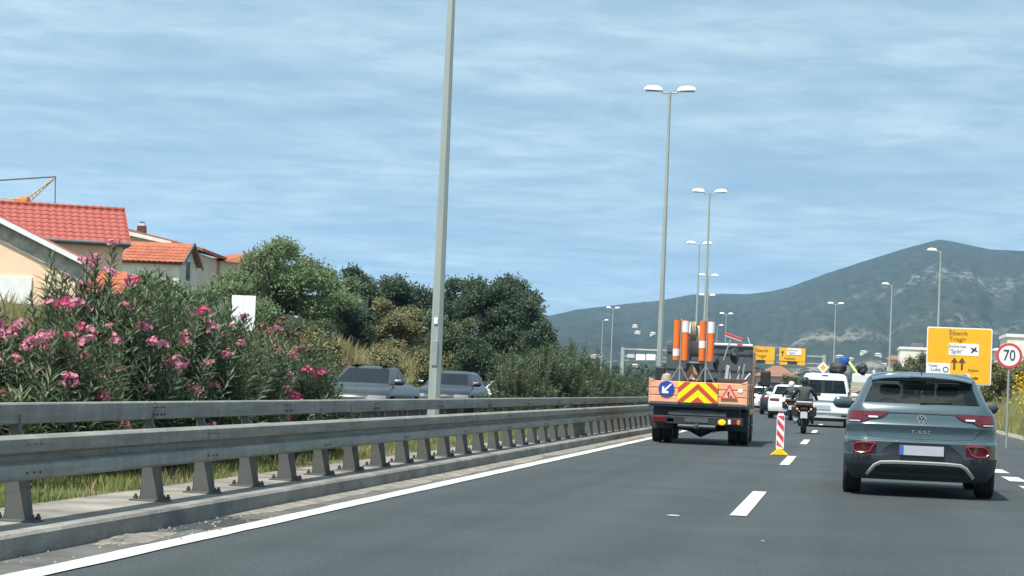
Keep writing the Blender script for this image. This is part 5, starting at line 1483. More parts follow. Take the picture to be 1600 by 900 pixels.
# ------------------------------------------------------------------ motorcycle and rider
def skin_body(name, joints, edges, m, parent, loc=(0, 0, 0), sub=2, root=0):
    me = bpy.data.meshes.new(name); me.from_pydata([j[0] for j in joints], edges, []); me.materials.append(m)
    o = bpy.data.objects.new(name, me); col.objects.link(o); o.parent = parent; o.location = loc
    o.modifiers.new('skin', 'SKIN')
    for i, j in enumerate(joints):
        sv = me.skin_vertices[0].data[i]; sv.radius = j[1] if isinstance(j[1], tuple) else (j[1], j[1]); sv.use_root = (i == root)
    s = o.modifiers.new('sub', 'SUBSURF'); s.levels = sub; s.render_levels = sub
    o.modifiers['skin'].use_smooth_shade = True
    return o
def motorcycle(label, loc, rz=0.0):
    t = thing('motorcycle', label, 'motorcycle', loc, rz, 'motorcycles between the lanes'); t.scale = (1, 1, .95)
    for y in (.33, 1.80):
        w_ = bpy.data.objects.new('wheel', None); col.objects.link(w_); w_.parent = t; w_.location = (0, y, .32); w_.empty_display_size = .1
        mb = MB(); hw = .085 if y < 1 else .06; mb.lathe([(.22, -hw*.6), (.25, -hw), (.29, -hw*.9), (.315, -hw*.5), (.32, 0), (.315, hw*.5), (.29, hw*.9), (.25, hw), (.22, hw*.6)], 'X', (0, 0, 0), 28); mb.build('tyre', M['rubber'], w_, True)
        mb = MB(); mb.lathe([(.02, -.05), (.06, -.05), (.07, -.01), (.21, -.01), (.225, -.05), (.225, .05), (.21, .01), (.07, .01), (.06, .05), (.02, .05)], 'X', (0, 0, 0), 24); mb.build('rim', M['rim'], w_, True)
    mb = MB(); mb.tube([(0, 1.8, .32), (0, 1.62, .75), (0, 1.50, 1.02)], .055, 8); mb.build('fork', M['galvanised'], t, True)
    mb = MB(); mb.span((-.05, .30, .27), (.05, 1.0, .37)); mb.build('swingarm', M['bike_black'], t, bevel=.015)
    mb = MB(); mb.span((-.16, .80, .28), (.16, 1.35, .68)); mb.build('engine', M['cladding'], t, bevel=.04)
    mb = MB(); mb.lathe([(0, -.36), (.10, -.30), (.16, -.05), (.15, .15), (.09, .30), (0, .34)], 'Y', (0, 1.28, .88), 16); mb.build('fuel_tank', M['bike_black'], t, True)
    mb = MB(); mb.prism([(.02, .88), (.40, .84), (1.05, .80), (1.05, .70), (.35, .70), (.05, .80)], 'X', -.15, .15); mb.build('seat', M['bike_black'], t, bevel=.04)
    mb = MB(); mb.prism([(-.06, .74), (.30, .66), (.30, .80), (-.02, .86)], 'X', -.12, .12); tu = mb.build('tail_unit', M['bike_black'], t, bevel=.03)
    mb = MB(); mb.span((-.10, -.10, .745), (.10, -.04, .81)); mb.build('tail_light', M['lens_red'], t, bevel=.012)
    mb = MB(); mb.box((0, -.13, .58), (.20, .012, .20), rx=.15); mb.build('number_plate', M['sign_white'], t)
    mb = MB(); mb.prism([(-.14, .70), (-.12, .46), (.10, .56), (.12, .74)], 'X', -.075, .075); mb.build('rear_fender', M['cladding'], t, bevel=.02)
    # luggage: two side cases and a flat carrier with a pale lid
    mb = MB(); mb.span((-.25, -.10, .86), (.25, .30, .94)); mb.build('carrier', M['bike_black'], t, bevel=.03)
    mb = MB(); mb.span((-.24, -.06, .945), (.24, .28, 1.005)); mb.build('carrier_lid', M['bike_pale'], t, bevel=.03)
    for s in (-1, 1):
        mb = MB(); mb.prism([(s*.15, .52), (s*.36, .56), (s*.37, .84), (s*.15, .86)] if s > 0 else [(s*.15, .86), (s*.37, .84), (s*.36, .56), (s*.15, .52)], 'Y', -.02, .40); mb.build('side_case', M['bike_black'], t, bevel=.03)
        mb = MB(); mb.tube([(s*.08, 1.48, 1.05), (s*.30, 1.42, 1.10), (s*.40, 1.30, 1.08)], .016, 8); mb.build('handlebar', M['bike_black'], t, True)
        mb = MB(); mb.box((s*.40, 1.38, 1.24), (.15, .03, .09)); mb.build('mirror', M['bike_black'], t, bevel=.02); mb = MB(); mb.tube([(s*.33, 1.38, 1.10), (s*.38, 1.39, 1.22)], .008, 5); mb.build('mirror_stem', M['bike_black'], t)
        mb = MB(); mb.lathe([(0, -.02), (.03, -.015), (.03, .02), (0, .03)], 'Y', (s*.20, -.06, .77), 10); mb.build('indicator', M['lens_amber'], t, True)
        mb = MB(); mb.tube([(s*.10, .95, .38), (s*.30, .95, .36)], .018, 6); mb.build('footpeg', M['galvanised'], t)
    mb = MB(); mb.tube([(-.14, 1.2, .30), (-.19, .7, .34), (-.24, .12, .46)], [.03, .05, .065], 12); mb.build('exhaust', M['chrome'], t, True)
    mb = MB(); rows = [[(x, 1.60+.10*(z-1.0)/.4-.25*(x/.28)**2*.4, z) for x in lin(-.26, .26, 8)] for z in lin(.85, 1.42, 5)]; mb.grid(rows); mb.build('windshield', M['glass_tint'], t, True)
    mb = MB(); mb.span((-.20, 1.50, .80), (.20, 1.68, 1.10)); mb.build('fairing', M['bike_black'], t, bevel=.06)
    return t
def rider(label, loc, rz, helmet, group='riders'):
    t = thing('person', label, 'person', loc, rz, group); t.scale = (.96, 1, .94)
    J = [((0, .60, .93), (.17, .14)), ((0, .63, 1.10), (.155, .12)), ((0, .70, 1.28), (.185, .13)), ((0, .74, 1.40), (.16, .10)), ((0, .77, 1.48), (.065, .065)), ((0, .80, 1.55), (.06, .06)),
         ((-.19, .73, 1.40), .075), ((-.33, .83, 1.20), .060), ((-.37, 1.14, 1.10), .046), ((-.38, 1.26, 1.09), .036),
         ((.19, .73, 1.40), .075), ((.33, .83, 1.20), .060), ((.37, 1.14, 1.10), .046), ((.38, 1.26, 1.09), .036),
         ((-.14, .66, .88), .105), ((-.25, 1.02, .78), .075), ((-.26, .90, .50), .055), ((-.26, .88, .40), .045), ((-.27, 1.03, .35), .042),
         ((.14, .66, .88), .105), ((.25, 1.02, .78), .075), ((.26, .90, .50), .055), ((.26, .88, .40), .045), ((.27, 1.03, .35), .042)]
    E = [(0, 1), (1, 2), (2, 3), (3, 4), (4, 5), (3, 6), (6, 7), (7, 8), (8, 9), (3, 10), (10, 11), (11, 12), (12, 13), (0, 14), (14, 15), (15, 16), (16, 17), (17, 18), (0, 19), (19, 20), (20, 21), (21, 22), (22, 23)]
    body = skin_body('body', J, E, M['jacket'], t)
    # trousers as a slightly larger sleeve over the legs
    Jl = [((0, .60, .90), (.182, .15))] + [(J[i][0], (J[i][1]+.010) if not isinstance(J[i][1], tuple) else J[i][1]) for i in (14, 15, 16, 17, 19, 20, 21, 22)]
    skin_body('trousers', Jl, [(0, 1), (1, 2), (2, 3), (3, 4), (0, 5), (5, 6), (6, 7), (7, 8)], M['jeans'], t)
    mb = MB(); mb.lathe([(0, -.155), (.10, -.15), (.125, -.10), (.140, 0), (.132, .075), (.095, .125), (.05, .145), (0, .15)], 'Z', (0, 0, 0), 20); hm_ = mb.build('helmet', helmet, t, True, loc=(0, .83, 1.645)); hm_.scale = (.95, 1.12, 1.0)
    mb = MB(); rows = [[(.126*sin(a), .139*cos(a), z) for a in lin(-1.1, 1.1, 8)] for z in (-.03, .02, .06)]; mb.grid(rows); mb.build('visor', M['window_dark'], hm_, True)
    for s in (-1, 1):
        mb = MB(); mb.tube([(s*.38, 1.24, 1.095), (s*.385, 1.33, 1.09)], [.038, .042], 8)
        for k in range(4): x = s*(.352+.020*k); mb.tube([(x, 1.32, 1.105), (x, 1.375, 1.11), (x, 1.385, 1.075), (x, 1.35, 1.055)], .0095, 6)
        mb.tube([(s*.345, 1.27, 1.085), (s*.325, 1.31, 1.07), (s*.335, 1.345, 1.06)], .011, 6); mb.build('glove', M['bike_black'], t, True)
        mb = MB(); mb.lathe([(0, -.11), (.04, -.10), (.05, -.03), (.045, .07), (.03, .13), (0, .14)], 'Y', (s*.27, .95, .345), 10); mb.build('boot', M['bike_black'], t, True)
    return t
mq = at(1256, 676, 64.5)
MY = 63.6
motorcycle('black touring motorcycle with side cases between the lanes, seen from behind', (mq.x, MY, 0), R(1))
rider('motorcyclist in dark jacket, jeans and black helmet riding behind the white van', (mq.x, MY, 0), R(1), M['helmet_black'])
motorcycle('motorcycle further ahead, mostly hidden beside the white car', (-2.40, 92.5, 0), R(1))
rider('motorcyclist with a white helmet further ahead beside the white car', (-2.40, 92.5, 0), R(1), M['helmet_white'])

# ------------------------------------------------------------------ white van
VX, VY = at(1288, 620, 78).x, 78.0
van = thing('van', 'white passenger van with tinted tailgate window ahead of the motorcyclist', 'van', (VX, VY, 0), R(0))
def vg(v, w, yr, yf, rr=.12, ryr=.12, rf=.3, ryf=.3): return rg(v, w, yr, yf, rr, ryr, rf, ryf, .03, .15)
VR = [vg(.22, .85, .12, 4.7), vg(.34, .92, .02, 4.85), vg(.46, .945, 0, 4.9), vg(.56, .945, .0, 4.9), vg(.58, .942, .05, 4.9), vg(.80, .94, .05, 4.85), vg(.98, .935, .06, 4.6), vg(1.08, .925, .06, 4.1), vg(1.18, .91, .07, 3.9), vg(1.22, .90, .075, 3.85), vg(1.45, .86, .10, 3.6), vg(1.70, .80, .13, 3.3), vg(1.74, .79, .14, 3.25), vg(1.84, .75, .16, 3.1, .2, .15), vg(1.92, .68, .24, 2.9, .25, .2), vg(1.95, .50, .45, 2.6, .2, .2)]
def v_cat(i, j, v, x, y):
    if 1.22 < v < 1.70:
        if j in S_REAR: return 'rear_window'
        if j in S_FRONT: return 'windscreen'
        if j in S_RIGHT or j in S_LEFT:
            q = (j - S_RIGHT[0]) if j in S_RIGHT else (S_LEFT[-1] - j)
            return ('side_window_%s%d' % ('r' if j in S_RIGHT else 'l', q//7)) if q not in (0, 7, 14, 21) else 'body'
    if v < .34: return 'lower_bumper'
    return 'body'
pv = shell(VR, v_cat, van, ((1.0, .33), (4.0, .33)), .36)
vo = {k: weld(mb_, k, {'body': 'car_white', 'lower_bumper': 'cladding', 'rear_window': 'glass_tint', 'windscreen': 'glass_clear', 'side_window': 'glass_tint', 'floor': 'cladding'}[k[:11] if k.startswith('side_window') else k], van) for k, mb_ in pv.items()}
vf = lambda u, v: tail_y(VR, u, v)
for s in (-1, 1):
    patch(vf, [s*u for u in (.83, .87, .91, .925)], lambda u: .86, lambda u: 1.30, .01, .03, 5).build('tail_light', M['lens_red'], van, True)
    mirror(van, s*.93, 3.5, 1.18, 'car_white', s, 1.1)
    for y in (1.0, 4.0): wheel(van, s*.82, y, .33, .33, .22)
    patch(vf, [s*u for u in (.62, .74, .86)], lambda u: .40, lambda u: .46, .006, .02, 1).build('reflector', M['lens_red'], van, True)
mb = MB(); mb.box((0, 0, 0), (.56, .012, .13)); mb.build('number_plate', M['plate'], van, loc=(-.05, -.01, .72))
mb = MB(); mb.box((0, 0, 0), (1.74, .05, .09)); mb.build('bumper_step', M['silver'], van, loc=(0, 0, .53), bevel=.02)
mb = MB(); mb.box((0, 0, 0), (.22, .02, .05)); mb.build('brake_light', M['lens_dark'], van, loc=(0, .165, 1.86))
mb = MB(); mb.tube([(-.5, .04, .98), (.5, .04, .98)], .02, 6); mb.build('handle_strip', M['lens_white'], van, True)
seats(van, (1.2, 2.1, 3.0), .45, .75)
mb = MB(); mb.box((0, 0, 0), (1.6, 4.2, .06)); mb.build('floor_pan', M['interior'], van, loc=(0, 2.4, .30))

# ------------------------------------------------------------------ loaded flatbed beyond the blue-grey car
FX, FY = at(1348, 610, 86).x + .55, 86.0
ft_ = thing('flatbed_truck', 'flatbed truck with beige side boards half hidden behind the blue-grey car', 'truck', (FX, FY, 0))
def fp(nm, m, bev, *bxs, par=None):
    mb = MB()
    for a, b in bxs: mb.span(a, b)
    return mb.build(nm, M[m], par or ft_, False, bev)
for s, yy in ((-1, 0), (1, 0)):
    sd = thing('side_board', None, None); sd.parent = ft_
    for k in range(4): fp('board', 'beige_board', .008, ((s*.98, .0, .98+k*.19), (s*1.02, 4.0, .98+k*.19+.175)), par=sd)
td = thing('tailboard', None, None); td.parent = ft_
for k in range(4): fp('board', 'beige_board', .008, ((-.97, -.02, .98+k*.19), (.97, .02, .98+k*.19+.175)), par=td)
fp('bed_floor', 'truck_black', 0, ((-1, .03, .82), (1, 4.0, .96))); fp('chassis', 'truck_black', 0, ((-.45, .1, .45), (.45, 5.6, .81)))
fp('under_bar', 'truck_black', .01, ((-.95, .05, .42), (.95, .12, .58))); fp('cab', 'car_white', .08, ((-.98, 4.1, .5), (.98, 5.9, 2.1)))
fp('tail_light', 'lens_red', .01, ((-.95, -.02, .60), (-.70, .04, .72))); fp('tail_light', 'lens_red', .01, ((.70, -.02, .60), (.95, .04, .72)))
mb = MB(); mb.tube([(-.95, -.03, 1.25), (-.2, -.04, 1.55)], .02, 6); mb.build('strap', M['truck_rail'], ft_)
for s in (-1, 1):
    for y in (1.0, 5.0): wheel(ft_, s*.82, y, .40, .40, .26)
def lump(px, py, w, h, m, label, nm, seed, Y=FY+.8):
    r_ = random.Random(seed); bm = bmesh.new(); bmesh.ops.create_icosphere(bm, subdivisions=3, radius=1)
    for v in bm.verts: v.co *= .5+1.0*fbm(v.co.x*2.1+seed, v.co.y*2.1+v.co.z*2.3, 4, seed)
    me = bpy.data.meshes.new(nm); bm.to_mesh(me); bm.free(); me.materials.append(M[m])
    for p_ in me.polygons: p_.use_smooth = True
    o = obj(nm, me, None, loc=at(px, py, Y)); k = Y/FPX; o.scale = (w/2*k, .5, h/2*k); tag(o, label, 'load'); return o
lump(1148, 556, 15, 24, 'tarp_dark', 'dark tangle of straps and cones on the right of the truck load', 'strap_bundle', 8, TY+1.7)
lump(1119, 566, 8, 22, 'tarp_dark', 'dark canvas bundle beside the broom handle on the truck', 'canvas_bundle', 9, TY+1.5)
lump(1308, 576, 27, 22, 'tarp_dark', 'dark bundled tarpaulin on the flatbed above the white van', 'tarpaulin_bundle', 3)
lump(1347, 577, 17, 20, 'tarp_dark', 'dark sack on the flatbed next to the roof of the blue-grey car', 'dark_sack', 5)
mb = MB(); mb.lathe([(0, -.16), (.19, -.16), (.21, -.13), (.205, .08), (.19, .14), (.10, .16), (0, .16)], 'Z', (0, 0, 0), 18); o = mb.build('blue_barrel', M['blue_plastic'], None, True, loc=at(1319, 564, FY+.9)); tag(o, 'blue plastic barrel on top of the flatbed load', 'barrel')
mb = MB(); a = at(1327, 566, FY+.6); b = at(1341, 586, FY+.3); mb.tube([(0, 0, 0), (b-a)*.65, (b-a)], [.05, .05, .03], 8); o = mb.build('yellow_green_pole', M['lime'], loc=a); tag(o, 'yellow-green pole slanting over the flatbed load', 'pole')

# ================================================================== SIGNS
def rrect(w, h, r, n=4):
    P = []
    for cx, cz, a0 in ((w/2-r, -h/2+r, -pi/2), (w/2-r, h/2-r, 0), (-w/2+r, h/2-r, pi/2), (-w/2+r, -h/2+r, pi)):
        for k in range(n+1): a = a0+pi/2*k/n; P.append((cx+r*cos(a), cz+r*sin(a)))
    return P
def plate_part(nm, w, h, m, parent, loc, t=.02, r=.03):
    mb = MB(); mb.prism(rrect(w, h, r), 'Y', -t/2, t/2); return mb.build(nm, M[m], parent, loc=loc)
def arrow_up(parent, x, z, h, m='sign_black', y=-.035):
    w = h*.22; mb = MB(); mb.prism([(-w*.35, -h/2), (w*.35, -h/2), (w*.35, h*.08), (w*1.25, h*.08), (0, h/2), (-w*1.25, h*.08), (-w*.35, h*.08)], 'Y', -.004, .004); return mb.build('arrow', M[m], parent, loc=(x, y, z))
# big yellow direction sign
SY = 105.0
tl_, trr, bl_ = at(1449, 510, SY), at(1551, 514, SY), at(1445, 598, SY)
SW, SH = (trr-tl_).length, (tl_.z - bl_.z)
sg = thing('direction_sign', 'big yellow direction sign with white airport panel beside the road on the right', 'sign', ((tl_.x+trr.x)/2, SY, ground_h((tl_.x+trr.x)/2, SY)))
cz = (tl_.z+trr.z)/2 - SH/2 - sg.location.z
tilt = 0.0
sf = thing('sign_face', None, None); sf.parent = sg; sf.location = (0, 0, cz)
sf.rotation_euler = (0, 0, 0)
plate_part('border', SW, SH, 'sign_white', sf, (0, 0, 0), .03, .08)
plate_part('field', SW-.10, SH-.10, 'sign_yellow', sf, (0, -.012, 0), .03, .06)
for s in (-1, 1): 
    mb = MB(); mb.tube([(s*SW*.32, .06, -.3), (s*SW*.32, .06, cz+SH*.45)], .06, 10); mb.build('support', M['pole_steel'], sg, True)
k = SW/102.0
def sx(px): return (px-1500)*k
def sz(py): return SH/2 - (py-512)*SH/88.0
# (the sign is read off the photograph: x,y in its pixels)
text('Šibenik', .30, M['sign_brown'], sf, (sx(1498), -.032, sz(521)), 1.05)
text('Trogir', .30, M['sign_brown'], sf, (sx(1497), -.032, sz(530.5)), 1.05)
wp = plate_part('airport_panel', 47*k, 19*k, 'sign_white', sf, (sx(1507), -.030, sz(546)), .012, .05)
text('Zračna luka', .17, M['sign_black'], wp, (sx(1496)-sx(1507)+.03, -.010, 4.6*k), 1.0)
text('"Split"', .27, M['sign_black'], wp, (sx(1496)-sx(1507)-.02, -.010, -3.6*k), 1.0)
mb = MB(); mb.prism([(-.02, -.2), (.03, -.2), (.06, .02), (.22, .10), (.22, .15), (.06, .12), (.03, .26), (-.03, .26), (-.05, .10), (-.22, .05), (-.22, .0), (-.05, .0)], 'Y', -.006, .006); o = mb.build('aircraft_symbol', M['sign_black'], wp, loc=(15*k, -.010, -1*k)); o.rotation_euler = (0, R(40), 0); o.scale = (.8, 1, .8)
wp2 = plate_part('lower_panel', 37*k, 24*k, 'sign_white', sf, (sx(1468), -.030, sz(580)), .012, .05)
text('Trajekt', .15, M['sign_black'], wp2, (-8*k, -.010, 7.5*k)); text('Luka', .25, M['sign_black'], wp2, (-4*k, -.010, 1.5*k))
mb = MB(); mb.lathe([(.10, -.004), (.14, -.004), (.14, .004), (.10, .004)], 'Y', (0, 0, 0), 16, True); mb.build('round_symbol', M['sign_black'], wp2, loc=(12*k, -.010, 2*k))
arrow_up(sf, sx(1493), sz(568), 20*k, 'sign_brown'); arrow_up(sf, sx(1505), sz(568), 20*k, 'sign_brown')
text('Kaštela', .17, M['sign_brown'], sf, (sx(1523), -.032, sz(578)), 1.0)
mb = MB(); mb.prism([(-5*k, -1.1*k), (0, -1.1*k), (0, -3*k), (6*k, 0), (0, 3*k), (0, 1.1*k), (-5*k, 1.1*k)], 'Y', -.004, .004); mb.build('arrow', M['sign_brown'], sf, loc=(sx(1526), -.032, sz(590)))
# 70 sign
c = at(1577, 556, 56.0); r0 = 19.5*56/FPX
s7 = thing('speed_limit_sign', 'round white speed limit 70 sign with red border on a thin post', 'sign', (c.x, 56, ground_h(c.x, 56)))
hz_ = c.z - s7.location.z
mb = MB(); mb.tube([(0, .03, -.3), (0, .03, hz_+r0*.6)], .03, 10); mb.build('post', M['galvanised'], s7, True)
mb = MB(); mb.lathe([(0, -.01), (r0*.985, -.01), (r0, -.004), (r0, .008), (0, .008)], 'Y', (0, 0, hz_), 40); d7 = mb.build('disc', M['sign_red'], s7)
mb = MB(); mb.lathe([(0, -.014), (r0*.79, -.014), (r0*.79, -.008)], 'Y', (0, 0, hz_), 40); mb.build('white_field', M['sign_white'], d7)
text('70', r0*1.22, M['sign_black'], d7, (0, -.018, hz_), .80)
# yellow diamond
c = at(1286, 574, 220.0); q = 9.0*220/FPX
dm_ = thing('priority_sign', 'small yellow diamond priority road sign above the white van', 'sign', (c.x, 220, 0)); hz_ = c.z
mb = MB(); mb.tube([(0, .04, 0), (0, .04, hz_)], .04, 8); mb.build('post', M['galvanised'], dm_)
mb = MB(); mb.prism([(0, -q), (q, 0), (0, q), (-q, 0)], 'Y', -.015, .015); dd = mb.build('white_diamond', M['sign_white'], dm_, loc=(0, 0, hz_))
mb = MB(); q2 = q*.55; mb.prism([(0, -q2), (q2, 0), (0, q2), (-q2, 0)], 'Y', -.025, -.01); mb.build('yellow_diamond', M['sign_yellow'], dd)
# sign seen from the back, beyond the far carriageway
c = at(380, 489, 62.0); kk = 62/FPX
sbk = thing('road_sign', 'pale grey back of a road sign rising out of the oleander hedge', 'sign', (c.x, 62, ground_h(c.x, 62))); hz_ = c.z - sbk.location.z
w_, h_ = 40*kk, 58*kk
for (x0, z0, ww, hh) in ((-.25, .21, .49, .56), (.25, .21, .49, .56), (-.25, -.28, .49, .41), (.25, -.28, .49, .41)):
    plate_part('panel', ww*w_, hh*h_, 'sign_white', sbk, (x0*w_, 0, hz_+z0*h_), .02, .02)
mb = MB(); mb.span((-w_*.5, .012, hz_+h_*.48), (w_*.5, .03, hz_-h_*.48)); mb.build('backing', M['sign_grey'], sbk)
mb = MB(); mb.tube([(0, .06, 0), (0, .06, hz_+h_*.45)], .035, 8); mb.build('post', M['galvanised'], sbk)
# ------------------------------------------------------------------ sign gantry over the bend
GY = 324.0
a, b = at(973, 547, GY), at(1288, 550, GY)
gn = thing('sign_gantry', 'grey steel sign gantry spanning the road with yellow and white panels', 'gantry', ((a.x+b.x)/2, GY, 0))
def gx(px): return at(px, 548, GY).x - gn.location.x
GT = (a.z+b.z)/2; gk = GY/FPX
for px in (973, 1152, 1288):
    mb = MB(); mb.box((gx(px), 0, (GT)/2), (.50, .5, GT)); mb.build('column', M['pole_steel'], gn)
for z in (GT-.25, GT-1.35, GT-1.95):
    mb = MB(); mb.box(((gx(973)+gx(1288))/2, 0, z), (gx(1288)-gx(973), .3, .22 if z > GT-1 else .16)); mb.build('beam', M['pole_steel'], gn)
def gsign(px0, py0, px1, py1, m, nm='panel'):
    A, B = at(px0, py0, GY-.5), at(px1, py1, GY-.5); o = plate_part(nm, B.x-A.x, A.z-B.z, m, gn, ((A.x+B.x)/2-gn.location.x, -.5, (A.z+B.z)/2), .08, .1); return o
y1_ = gsign(1178, 541, 1210, 564, 'sign_yellow', 'yellow_panel'); gsign(1196, 564.3, 1209, 569, 'sign_yellow', 'yellow_tab'); gsign(1182, 562, 1195, 567.5, 'sign_black', 'lane_signal')
y2_ = gsign(1218, 543, 1258, 565, 'sign_yellow', 'yellow_panel'); gsign(1218, 565.3, 1230, 570, 'sign_yellow', 'yellow_tab'); gsign(1246, 565.3, 1258, 571, 'sign_yellow', 'yellow_tab'); gsign(1231, 564, 1245, 569, 'sign_black', 'lane_signal')
text('Šibenik', .75, M['sign_brown'], y1_, (-.45, -.06, .45)); text('Trogir', .75, M['sign_brown'], y1_, (-.55, -.06, -.35))
wpn = plate_part('white_panel', 22*gk, 10*gk, 'sign_white', y2_, (.25, -.06, 4.5*gk), .05, .1); text('Zračna luka', .33, M['sign_black'], wpn, (-.2, -.04, .2)); text('"Split"', .45, M['sign_black'], wpn, (-.3, -.04, -.22)); text('Kaštela', .55, M['sign_brown'], y2_, (-.35, -.06, -.62))
arrow_up(y2_, -1.45, .15, .9, 'sign_brown', -.06)
gsign(995, 545, 1030, 548, 'sign_white', 'top_strip'); gsign(994, 553, 1008, 563, 'sign_white', 'white_panel'); gsign(1010, 553, 1024, 563, 'sign_white', 'white_panel'); gsign(980, 553, 991, 559, 'sign_grey', 'grey_panel')

# ================================================================== BUILDINGS
def wall_box(par, nm, m, x0, x1, y0, y1, z0, z1): mb = MB(); mb.span((x0, y0, z0), (x1, y1, z1)); return mb.build(nm, M[m], par)
def tile_mesh(w, l, t=.018, amp=.035, n=8):
    """one curved interlocking roof tile: x across, y up the slope"""
    mb = MB(); top, bot = [], []
    for yy, lift in ((0, .022), (l*1.06, 0.0)):
        r1, r2 = [], []
        for i in range(n+1):
            x = w*i/n; z = amp*(sin(2*pi*i/n - pi/2)*.5+.5)**.8 + lift
            r1.append((x, yy, z)); r2.append((x, yy, z-t))
        top.append(r1); bot.append(r2)
    mb.grid(top); mb.grid([bot[0], top[0]])
    me = mb.mesh('tile', fix=False)
    for p_ in me.polygons: p_.use_smooth = True
    me.set_sharp_from_angle(angle=R(50))
    return me
# --- peach house with the red tiled roof
pr_ = at(203, 381, 77.0)
hA = thing('peach_house', 'peach plastered house with bright red tiled roof at the left edge', 'house', (pr_.x, 77.0, ground_h(pr_.x, 77.0)), R(25))
zE = pr_.z - hA.location.z                 # eave height
WLEN, DEP = 7.5, 5.6                       # wall runs to the left (local -x)
wA = wall_box(hA, 'wall', 'plaster_peach', -WLEN, -.22, .35, DEP-.3, -.5, zE-.12)
wall_box(hA, 'soffit', 'eave_dark', -WLEN-.1, 0, .02, DEP-.02, zE-.12, zE-.03)
mb = MB(); mb.tube([(-WLEN-.1, -.03, zE-.03), (.02, -.03, zE-.03)], .075, 10); mb.build('gutter_pipe', M['eave_dark'], hA, True)
SL, CR, CWD = R(27), .375, .285
run = DEP/2
ridge_z = zE + run*tan(SL)
nrow, ncol = int(run/cos(SL)/CR + .999), int((WLEN+.1)/CWD)
rf_ = MB(); rf_.add([(-WLEN-.1, 0, zE-.03), (.0, 0, zE-.03), (.0, run, ridge_z-.03), (-WLEN-.1, run, ridge_z-.03), (.0, DEP, zE-.03), (-WLEN-.1, DEP, zE-.03)], [(0, 1, 2, 3), (3, 2, 4, 5)])
roofA = rf_.build('roof', M['tile_red'], hA)
mb = MB(); mb.add([(-.25, .35, zE-.13), (-.25, DEP-.3, zE-.13), (-.25, run, ridge_z-.12)], [(0, 1, 2)]); mb.build('gable_wall', M['plaster_peach'], hA)
tmA = tile_mesh(CWD, CR); tmA.materials.append(M['tile_red'])
rr_ = random.Random(5)
for i in range(nrow):
    for j in range(ncol):
        o = obj('tile', tmA, None, roofA)
        s_ = i*CR; o.location = (-(j+1)*CWD, s_*cos(SL), zE-.01+s_*sin(SL)); o.rotation_euler = (SL+rr_.uniform(-.008, .008), rr_.uniform(-.008, .008), rr_.uniform(-.006, .006))
mb = MB(); 
for j in range(ncol): 
    x = -(j+1)*CWD
    mb.tube([(x, run, ridge_z+.03), (x+CWD*1.08, run, ridge_z+.05)], [.075, .09], 10)
o = mb.build('ridge_tiles', M['tile_red'], roofA, True); o['kind'] = 'stuff'
mb = MB(); mb.add([(0, -.02, zE-.06), (0, run, ridge_z), (0, run, ridge_z+.08), (0, -.02, zE+.05), (.03, -.02, zE-.06), (.03, run, ridge_z), (.03, run, ridge_z+.08), (.03, -.02, zE+.05)], [(0, 1, 2, 3), (4, 7, 6, 5), (3, 2, 6, 7), (0, 4, 5, 1), (0, 3, 7, 4)]); mb.build('verge_trim', M['tile_red'], roofA)
# --- nearer gable with white barge board
Yb = 70.0
bA, bB = at(-60, 310, Yb), at(126, 404, Yb)
hB = thing('gabled_annexe', 'peach gable end with white barge board and grey stone edge, cut by the left edge', 'house', (bB.x, Yb, ground_h(bB.x, Yb)))
zo = hB.location.z; L_ = bB.x - bA.x
apex = (-(L_), bA.z-zo); foot = (0.0, bB.z-zo)
poly = [(-.25, -.5), (-.25, foot[1]-.02), (apex[0], apex[1]-.14), (-2*L_+.25, foot[1]-.02), (-2*L_+.25, -.5)]
mb = MB(); mb.prism(poly, 'Y', .30, .6); mb.build('gable_wall', M['plaster_peach'], hB)
k_ = (foot[1]-apex[1])/(foot[0]-apex[0])
def slope_bar(nm, m, d0, d1, y0, y1, x0=None):
    mb = MB(); mb.prism([(x0 or apex[0], apex[1]+d0 + ((x0 or apex[0])-apex[0])*k_), (0.05, foot[1]+d0+.05*k_), (0.05, foot[1]+d1+.05*k_), (x0 or apex[0], apex[1]+d1+((x0 or apex[0])-apex[0])*k_)], 'Y', y0, y1); return mb.build(nm, M[m], hB)
slope_bar('barge_board', 'white_board', -.17, .02, -.02, .06); slope_bar('soffit', 'eave_dark', -.22, -.17, .0, .36)
slope_bar('stone_edge', 'stone_grey', -.80, -.26, .24, .31)
mb = MB(); mb.add([(apex[0], -.02, apex[1]+.03), (.1, -.02, foot[1]+.03+.1*k_), (.1, .5, foot[1]+.03+.1*k_), (apex[0], .5, apex[1]+.03)], [(0, 1, 2, 3)]); mb.build('roof', M['tile_red'], hB)
zb1, zb0 = at(20, 432, Yb).z-zo, at(20, 474, Yb).z-zo
wall_box(hB, 'white_band', 'white_board', -2*L_+.2, at(45, 450, Yb).x-bB.x, .22, .30, zb0, zb1); wall_box(hB, 'lower_wall', 'plaster_pink', -2*L_+.2, -.3, .26, .31, -.4, zb0)
